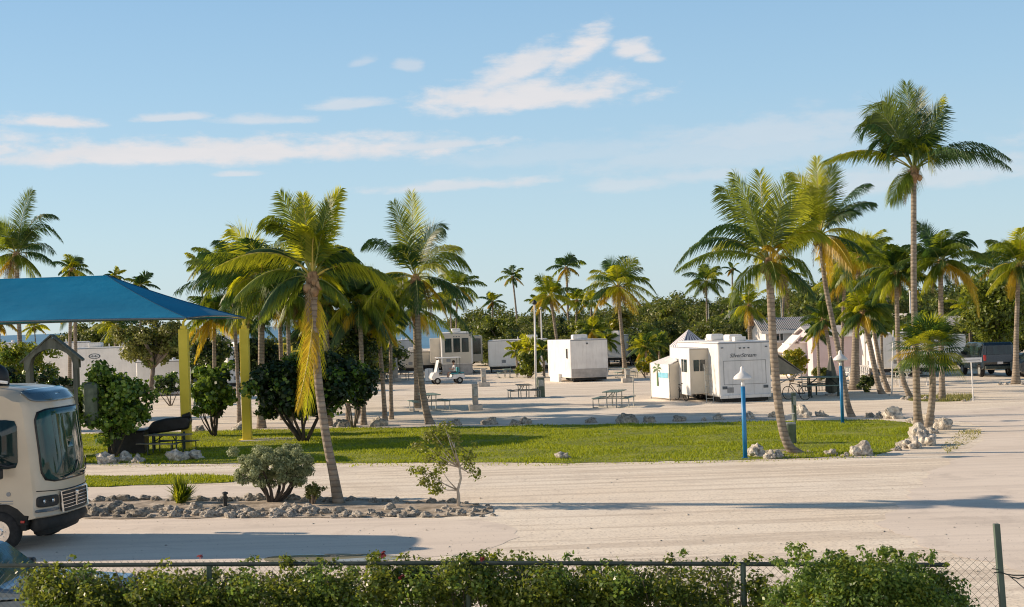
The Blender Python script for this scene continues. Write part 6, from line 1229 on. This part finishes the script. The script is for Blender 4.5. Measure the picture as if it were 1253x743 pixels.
def cart():
    b = G(547, 470); root = empty('golf_cart', (b.x, b.y + .4, 0), PI + .25, 'small golf cart with a white roof in front of the tan fifth wheel', 'golf cart')
    prof = [(-1.15, .35), (1.15, .32), (1.25, .5), (1.05, .82), (.72, .86), (.6, .45), (-.3, .45), (-.35, .66), (-1.1, .70), (-1.2, .5)]; MB().prism(prof, -.58, .58).build('body', M['white_dirty'], root, .04, seg=3)
    MB().box(-.75, -.2, -.5, .5, .68, .78).build('seat', M['teal'], root, .04); MB().box(-.82, -.72, -.5, .5, .78, 1.15).build('backrest', M['teal'], root, .04)
    MB().box(-1.15, -.85, -.5, .5, .72, .8).build('rear_seat', M['teal'], root, .03); MB().box(-.95, .75, -.56, .56, 1.83, 1.88).build('roof', M['white_paint'], root, .03)
    k = MB()
    for s in (-1, 1): k.tube([(.85, s * .5, .8), (.6, s * .52, 1.83)], .02, 6); k.tube([(-.85, s * .5, .7), (-.85, s * .52, 1.83)], .02, 6)
    k.build('roof_frame', M['galv_dark'], root); MB().add([(.84, -.48, .86), (.84, .48, .86), (.64, .48, 1.7), (.64, -.48, 1.7)], [(0, 1, 2, 3)]).build('windscreen', M['rear_grey'], root)
    MB().tube([(.5, .2, .8), (.35, .22, 1.05)], .02, 6).build('steering_column', M['black'], root)
    for x in (-.8, .8):
        for s in (-1, 1): wh = MB().wheel(x, s * .5, .24, .24, .18).build('wheel', M['rubber'], root, smooth=True); MB().disc(x, s * .52, .24, .12, .16).build('rim', M['galv'], wh)
    d = Matrix.Rotation(PI + .25, 3, 'Z') @ Vector((-.5, .2, 0)); person(Vector((b.x, b.y + .4, 0)) + d, PI + .25, 'person in a white top sitting in the golf cart, dark hair', 'sit')
cart()
b = G(535, 467); person(b, .1, 'person in white clothes standing left of the golf cart', 'stand')
b = G(530, 467); cb = empty('white_cabinet', (b.x - .3, b.y + .3, 0), 0, 'waist-high white cabinet box left of the standing person', 'cabinet'); MB().box(-.3, .3, -.25, .25, .05, .95).build('box', M['white_paint'], cb, .03); MB().box(-.02, .0, -.27, -.25, .1, .9).build('door_seam', M['line'], cb)
# ================================================================== FENCE AND HEDGES
FA = P(-60, 700, 16.75); FB = P(1223, 700, 14.75); FZ = 1.83
def fence():
    root = empty('chain_link_fence', (0, 0, 0), 0, 'chain-link fence with a dark top rail between the hedge and the driveway', 'fence'); a = Vector((FA.x, FA.y, 0)); b = Vector((FB.x, FB.y, 0)); L = (b - a).length; u = (b - a) / L
    lr = (P(1160, 690, 14.85) - a).dot(u)
    MB().tube([a + u * 0 + Vector((0, 0, P(-60, 692.5, FA.y).z)), a + u * lr * .55 + Vector((0, 0, P(640, 686.5, 15.7).z)), a + u * lr + Vector((0, 0, P(1160, 691, 14.85).z))], .024, 8).build('top_rail', M['galv_dark'], root)
    mb = MB(); pit = .083; hgt = 1.86; r_ = .0019; n = int((L + hgt) / pit)
    for i in range(n):
        for sg in (1, -1):
            x0 = i * pit - (hgt if sg > 0 else 0); x1 = x0 + hgt * sg if sg > 0 else x0 - hgt; za, zb = 0.02, hgt
            if sg < 0: x0, x1 = i * pit, i * pit - hgt
            t0, t1 = 0, 1
            dx = x1 - x0
            for lim, f in ((0, min), (L - .02, max)):
                pass
            ts = sorted([(0 - x0) / dx, (L - x0) / dx]); t0, t1 = max(0, ts[0]), min(1, ts[1])
            if t1 - t0 < .02: continue
            p = a + u * (x0 + dx * t0) + Vector((0, .004 * sg, za + (zb - za) * t0)); q = a + u * (x0 + dx * t1) + Vector((0, .004 * sg, za + (zb - za) * t1))
            mb.tube([p, q], r_, 3, caps=False)
    mb.build('wire_mesh', M['galv_dark'], root)
    for x in np.arange(.2, lr, 3.0):
        p = a + u * x; MB().tube([p, p + Vector((0, 0, 1.80))], .03, 8).build('post', M['post_green'], root)
fence()
def endpost():
    b = P(1223, 700, 14.7); top = P(1219, 641, 14.7); b2 = P(1227, 743, 14.7); d = (top - b2) / (top.z - b2.z); base = b2 - d * b2.z; root = empty('fence_post', base, 0, 'bare green steel post leaning at the broken end of the fence', 'fence post'); v = top - base
    k = MB(); k.box(-.03, .03, -.03, .03, 0, v.z); k.v = [(x + v.x * z / v.z, y, z) for x, y, z in k.v]; k.build('post', M['post_green'], root, .004)
    w_ = MB(); at = lambda px, py: P(px, py, 14.66) - base
    w_.tube([at(1223, 700), at(1232, 703), at(1240, 704), at(1252, 704), at(1262, 708)], .007, 5); w_.tube([at(1236, 706), at(1246, 708), at(1254, 706)], .007, 5); w_.tube([at(1234, 704), at(1244, 712), at(1262, 728)], .005, 5); w_.tube([at(1214, 696), at(1222, 697)], .006, 5); w_.tube([at(1216, 701), at(1224, 700)], .006, 5)
    w_.build('loose_wire', M['galv_dark'], root)
endpost()
def leftpost():
    b = P(0, 743, 13.0); root = empty('fence_post', (b.x - .03, 13.0, 0), 0, 'dark steel post at the very left picture edge', 'fence post'); z = P(0, 560, 13.0).z; MB().tube([(-.10, 0, 0), (-.04, 0, z)], .045, 10).build('post', M['galv_dark'], root); MB().lathe([(.05, 0), (.05, .03), (.02, .05)], 10, (-.04, 0, z)).build('cap', M['galv_dark'], root)
leftpost()
def hedge():
    root = empty('hedge', (0, 0, 0), 0, 'long loose flowering hedge growing along the chain-link fence', 'hedge'); g = np.random.default_rng(21); cs = []; rs = []
    a = Vector((FA.x, FA.y, 0)); b = Vector((FB.x, FB.y, 0)); tall = [(40, .0), (60, .06), (90, .0), (130, -.1), (230, .0), (290, -.05), (330, -.03), (400, .02), (470, .05), (520, .06), (560, .12), (600, .06), (680, .02), (760, .0), (830, .03), (880, .0), (940, -.05)]
    for i in range(1050):
        px = g.uniform(38, 935); Y = 16.9 - 1.9 * px / 1223 + g.uniform(-.75, .28); zt = FZ - .06 + interp([(a_, b_) for a_, b_ in tall], px) + .09 * math.sin(px * .11) * math.cos(px * .041)
        z = zt - abs(g.normal()) * .42 if g.random() < .75 else g.uniform(.2, zt); z = max(.15, z - .12)
        if 862 < px < 925 and g.random() < .6 : continue
        p = P(px, 700, Y); cs.append((p.x, p.y, z)); rs.append(.10 + .14 * g.random())
    for i in range(46):   # sprigs above
        px = g.choice([60, 75, 95, 200, 300, 345, 355, 400, 455, 470, 520, 560, 575, 600, 700, 735, 745, 830, 860, 885, 905, 925]) + g.uniform(-12, 12); p = P(px, 700, 16.7 - 1.9 * px / 1223 + g.uniform(-.4, .1)); cs.append((p.x, p.y, FZ + g.uniform(-.05, .07))); rs.append(.05 + .05 * g.random())
    leaf_mesh('leaves', [M['lf_hedge'], M['lf_clip'], M['lf_lime']], root, cs, rs, 120000, .05, weights=[5, 2, .6], seed=22, aspect=.6, up=.25)
    st = MB()
    for i in range(60):
        px = 45 + 885 * i / 60; p = P(px, 700, 16.6 - 1.9 * px / 1223); q = Vector((p.x, p.y, 0)); st.tube([q, q + Vector((g.uniform(-.15, .15), g.uniform(-.1, .1), .8)), q + Vector((g.uniform(-.4, .4), g.uniform(-.2, .2), FZ - .1))], [.018, .013, .005], 5)
    st.build('stems', M['bark'], root)
    fl = [(470, 678), (468, 681), (491, 706), (245, 681), (590, 683), (817, 712), (519, 724), (250, 716), (790, 684), (660, 679), (96, 700), (1100, 690)]
    cf = [tuple(P(x, y, 16.2 - 1.9 * x / 1223)) for x, y in fl[:-1]]; leaf_mesh('blossoms', M['blossom'], root, cf[:5], .035, 50, .04, seed=23, aspect=.9)
hedge()
def clipbush():
    Y = 13.9; b = P(1062, 743, Y); root = empty('clipped_bush', (b.x, b.y, 0), 0, 'dense rounded light-green bush in front of the fence, at the bottom right', 'bush'); s = Y / F; rx = 140 * s; zt = P(1062, 681, Y).z; g = np.random.default_rng(31); cs = []; rs = []
    for i in range(560):
        a = g.uniform(0, 2 * PI); q = g.random() ** .5; x, y = rx * q * math.cos(a), rx * .75 * q * math.sin(a); zz = zt * (1 - .10 * (x / rx) ** 2 - .32 * q ** 6) + .04 * math.sin(x * 9) * math.cos(y * 7)
        z = zz - abs(g.normal()) * .22 if g.random() < .7 else g.uniform(.15, zz); cs.append((x, y, max(.1, z - .07))); rs.append(.08 + .09 * g.random())
    for i in range(34):
        px = g.choice([960, 975, 985, 985, 988, 1020, 1035, 1060, 1085, 1090, 1105, 1130, 1150]) + g.uniform(-6, 6); x = (px - 1062) * s; up = {True: .2, False: .06}[970 < px < 992]; 
        for k in range(3): cs.append((x, g.uniform(-.4, .3), zt * (1 - .08 * (x / rx) ** 2) + up * (k + .3) / 3)); rs.append(.03 + .015 * k)
    leaf_mesh('leaves', [M['lf_clip'], M['lf_hedge'], M['lf_lime']], root, cs, rs, 60000, .04, weights=[5, 1.2, .8], seed=32, aspect=.6, up=.4)
    st = MB()
    for i in range(22):
        a = i * 2.4; st.tube([(0.1 * math.cos(a), .1 * math.sin(a), 0), (rx * .3 * math.cos(a), rx * .25 * math.sin(a), zt * .5), (rx * .75 * math.cos(a), rx * .55 * math.sin(a), zt * .8)], [.03, .02, .006], 5)
    st.build('stems', M['bark'], root)
clipbush()

spx('dark_bush', 'dark leafy bush low behind the foot of the bushy palm', 'bush', (432, 498), 404, 458, 436, 500, 5200, 5, [M['lf_dark'], M['lf_grape']], Y=61, nclump=60, seed=101, weights=[4, 1])
spx('leafy_bush', 'green bush behind the picnic table and pedestal at the lot edge', 'bush', (462, 455), 448, 486, 420, 458, 2400, 4.4, [M['lf_mangrove'], M['lf_lime']], Y=104, nclump=34, seed=102)
spx('leafy_bush', 'rounded green shrub behind the striped tent', 'bush', (870, 425), 846, 900, 386, 426, 3600, 4.2, [M['lf_mangrove'], M['lf_lime']], Y=118, nclump=44, seed=103)
spx('leafy_bush', 'lime-tinted shrub behind the corrugated roof house', 'bush', (935, 420), 905, 962, 376, 424, 3600, 4.2, [M['lf_lime'], M['lf_mangrove']], Y=124, nclump=44, seed=104)
spx('leafy_bush', 'deep green shrub above the pink house roof', 'bush', (1040, 420), 1008, 1085, 372, 424, 4200, 4.2, [M['lf_mangrove'], M['lf_dark']], Y=120, nclump=50, seed=105)
pole('thin pale pole between the leaning palms and the bowed palm', (1091, 484), (1093, 404), .045, False, None, 'white_dirty')
young('young palm at the left end of the square trailer', (665, 430), 24, 67, 106, lime=.4)
young('young palm right behind the square trailer roof', (742, 418), 24, 68, 112, lime=.3)
young('young palm in front of the white house porch', (1000, 405), 26, 69, 84, lime=.2)
young('young palm near the white trailer by the pink house', (1078, 400), 30, 71, 84, lime=.2)
young('young palm crowding the right of the bowed palm head', (1125, 400), 28, 72, 92, lime=.3)

# low green growth closing the lot behind the trailers
for x, ty, Y_ in ((636, 408, 128), (656, 404, 126), (676, 402, 124), (712, 398, 126), (735, 400, 131), (792, 402, 126), (812, 398, 124), (832, 396, 124), (872, 398, 112), (888, 402, 112), (904, 396, 114), (925, 392, 116), (1012, 384, 114), (1034, 380, 112), (1090, 386, 112), (1110, 398, 108), (1135, 402, 108), (1170, 400, 106), (575, 402, 138), (600, 398, 134), (618, 402, 130),
                 (345, 420, 118), (372, 418, 112), (398, 412, 108), (425, 410, 106), (452, 414, 112), (300, 425, 120), (150, 412, 118), (232, 410, 110), (215, 420, 112), (115, 408, 128), (8, 424, 118), (1240, 372, 118), (1262, 368, 116), (1205, 384, 118)): place_tree(x, ty, Y_)
ppx('dark palm filling the gap between the near palm and the right yellow post', (355, 498), (352, 366), 62, near=1, rpx=(8, 7), seed=73, n=30, deep=.75, lime=.05, Y=62)
ppx('feathery palm behind the crown of the near palm', (425, 490), (424, 350), 56, near=1, rpx=(7, 7), seed=74, n=28, deep=.5, lime=.25, Y=64)
ppx('palm with dark fronds drooping beside the leaning palm trunk', (478, 480), (478, 372), 50, near=1, rpx=(7, 6), seed=75, n=28, deep=.6, lime=.2, Y=66, droopy=1.3)
ppx('dense palm head between the two big right palms', (1030, 470), (1034, 340), 50, near=1, rpx=(7, 6), seed=76, n=28, deep=.4, lime=.35, Y=88)

grass('grass', 'sparse ragged tufts along the front border of the lawn', [G(*q) for q in smooth_poly([(105, 566), (420, 566), (690, 566), (1000, 559), (1078, 556), (1098, 552), (1082, 560), (1004, 564), (690, 571), (420, 572), (105, 572)])], 3800, .05, M['grass'], 9)
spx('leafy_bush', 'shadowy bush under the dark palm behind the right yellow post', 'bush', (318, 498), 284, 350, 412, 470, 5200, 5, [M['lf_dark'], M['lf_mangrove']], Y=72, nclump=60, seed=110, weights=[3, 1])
spx('leafy_bush', 'broad green bush between the near palm and the bushy palm', 'bush', (392, 480), 350, 440, 380, 452, 7500, 5, [M['lf_mangrove'], M['lf_dark']], Y=76, nclump=80, seed=111, weights=[2, 1])
spx('leafy_bush', 'tall shrub left of the low spreading palm', 'bush', (440, 470), 418, 474, 392, 462, 5200, 5, [M['lf_mangrove'], M['lf_lime'], M['lf_dark']], Y=82, nclump=60, seed=112)
spx('leafy_bush', 'green thicket behind the golden-fronded palm', 'bush', (250, 470), 226, 284, 404, 462, 4200, 5, [M['lf_mangrove'], M['lf_dark']], Y=96, nclump=50, seed=113)
ppx('low dark palm between the yellow posts and the near palm', (300, 480), (300, 392), 46, near=1, rpx=(7, 6), seed=80, n=28, deep=.8, lime=.05, Y=76, yellow=.05)
ppx('low green palm behind the near palm trunk', (384, 480), (386, 396), 48, near=1, rpx=(7, 6), seed=81, n=28, deep=.6, lime=.15, Y=72, yellow=.05)
trailer('white_trailer', 'sunlit white trailer front seen between the palms right of the right yellow post', T(300, 100), PI / 2 + .5, 5.5, 2.5, P(300, 424, 100).z, .6, 'white_paint', 'white_paint', acs=(1,), cat='trailer')
trailer('white_trailer', 'white trailer end showing behind the tallest palm', T(1122, 96), .1, 3.0, 2.4, P(1135, 410, 96).z, .6, 'white_paint', 'white_paint', acs=(), cat='trailer')
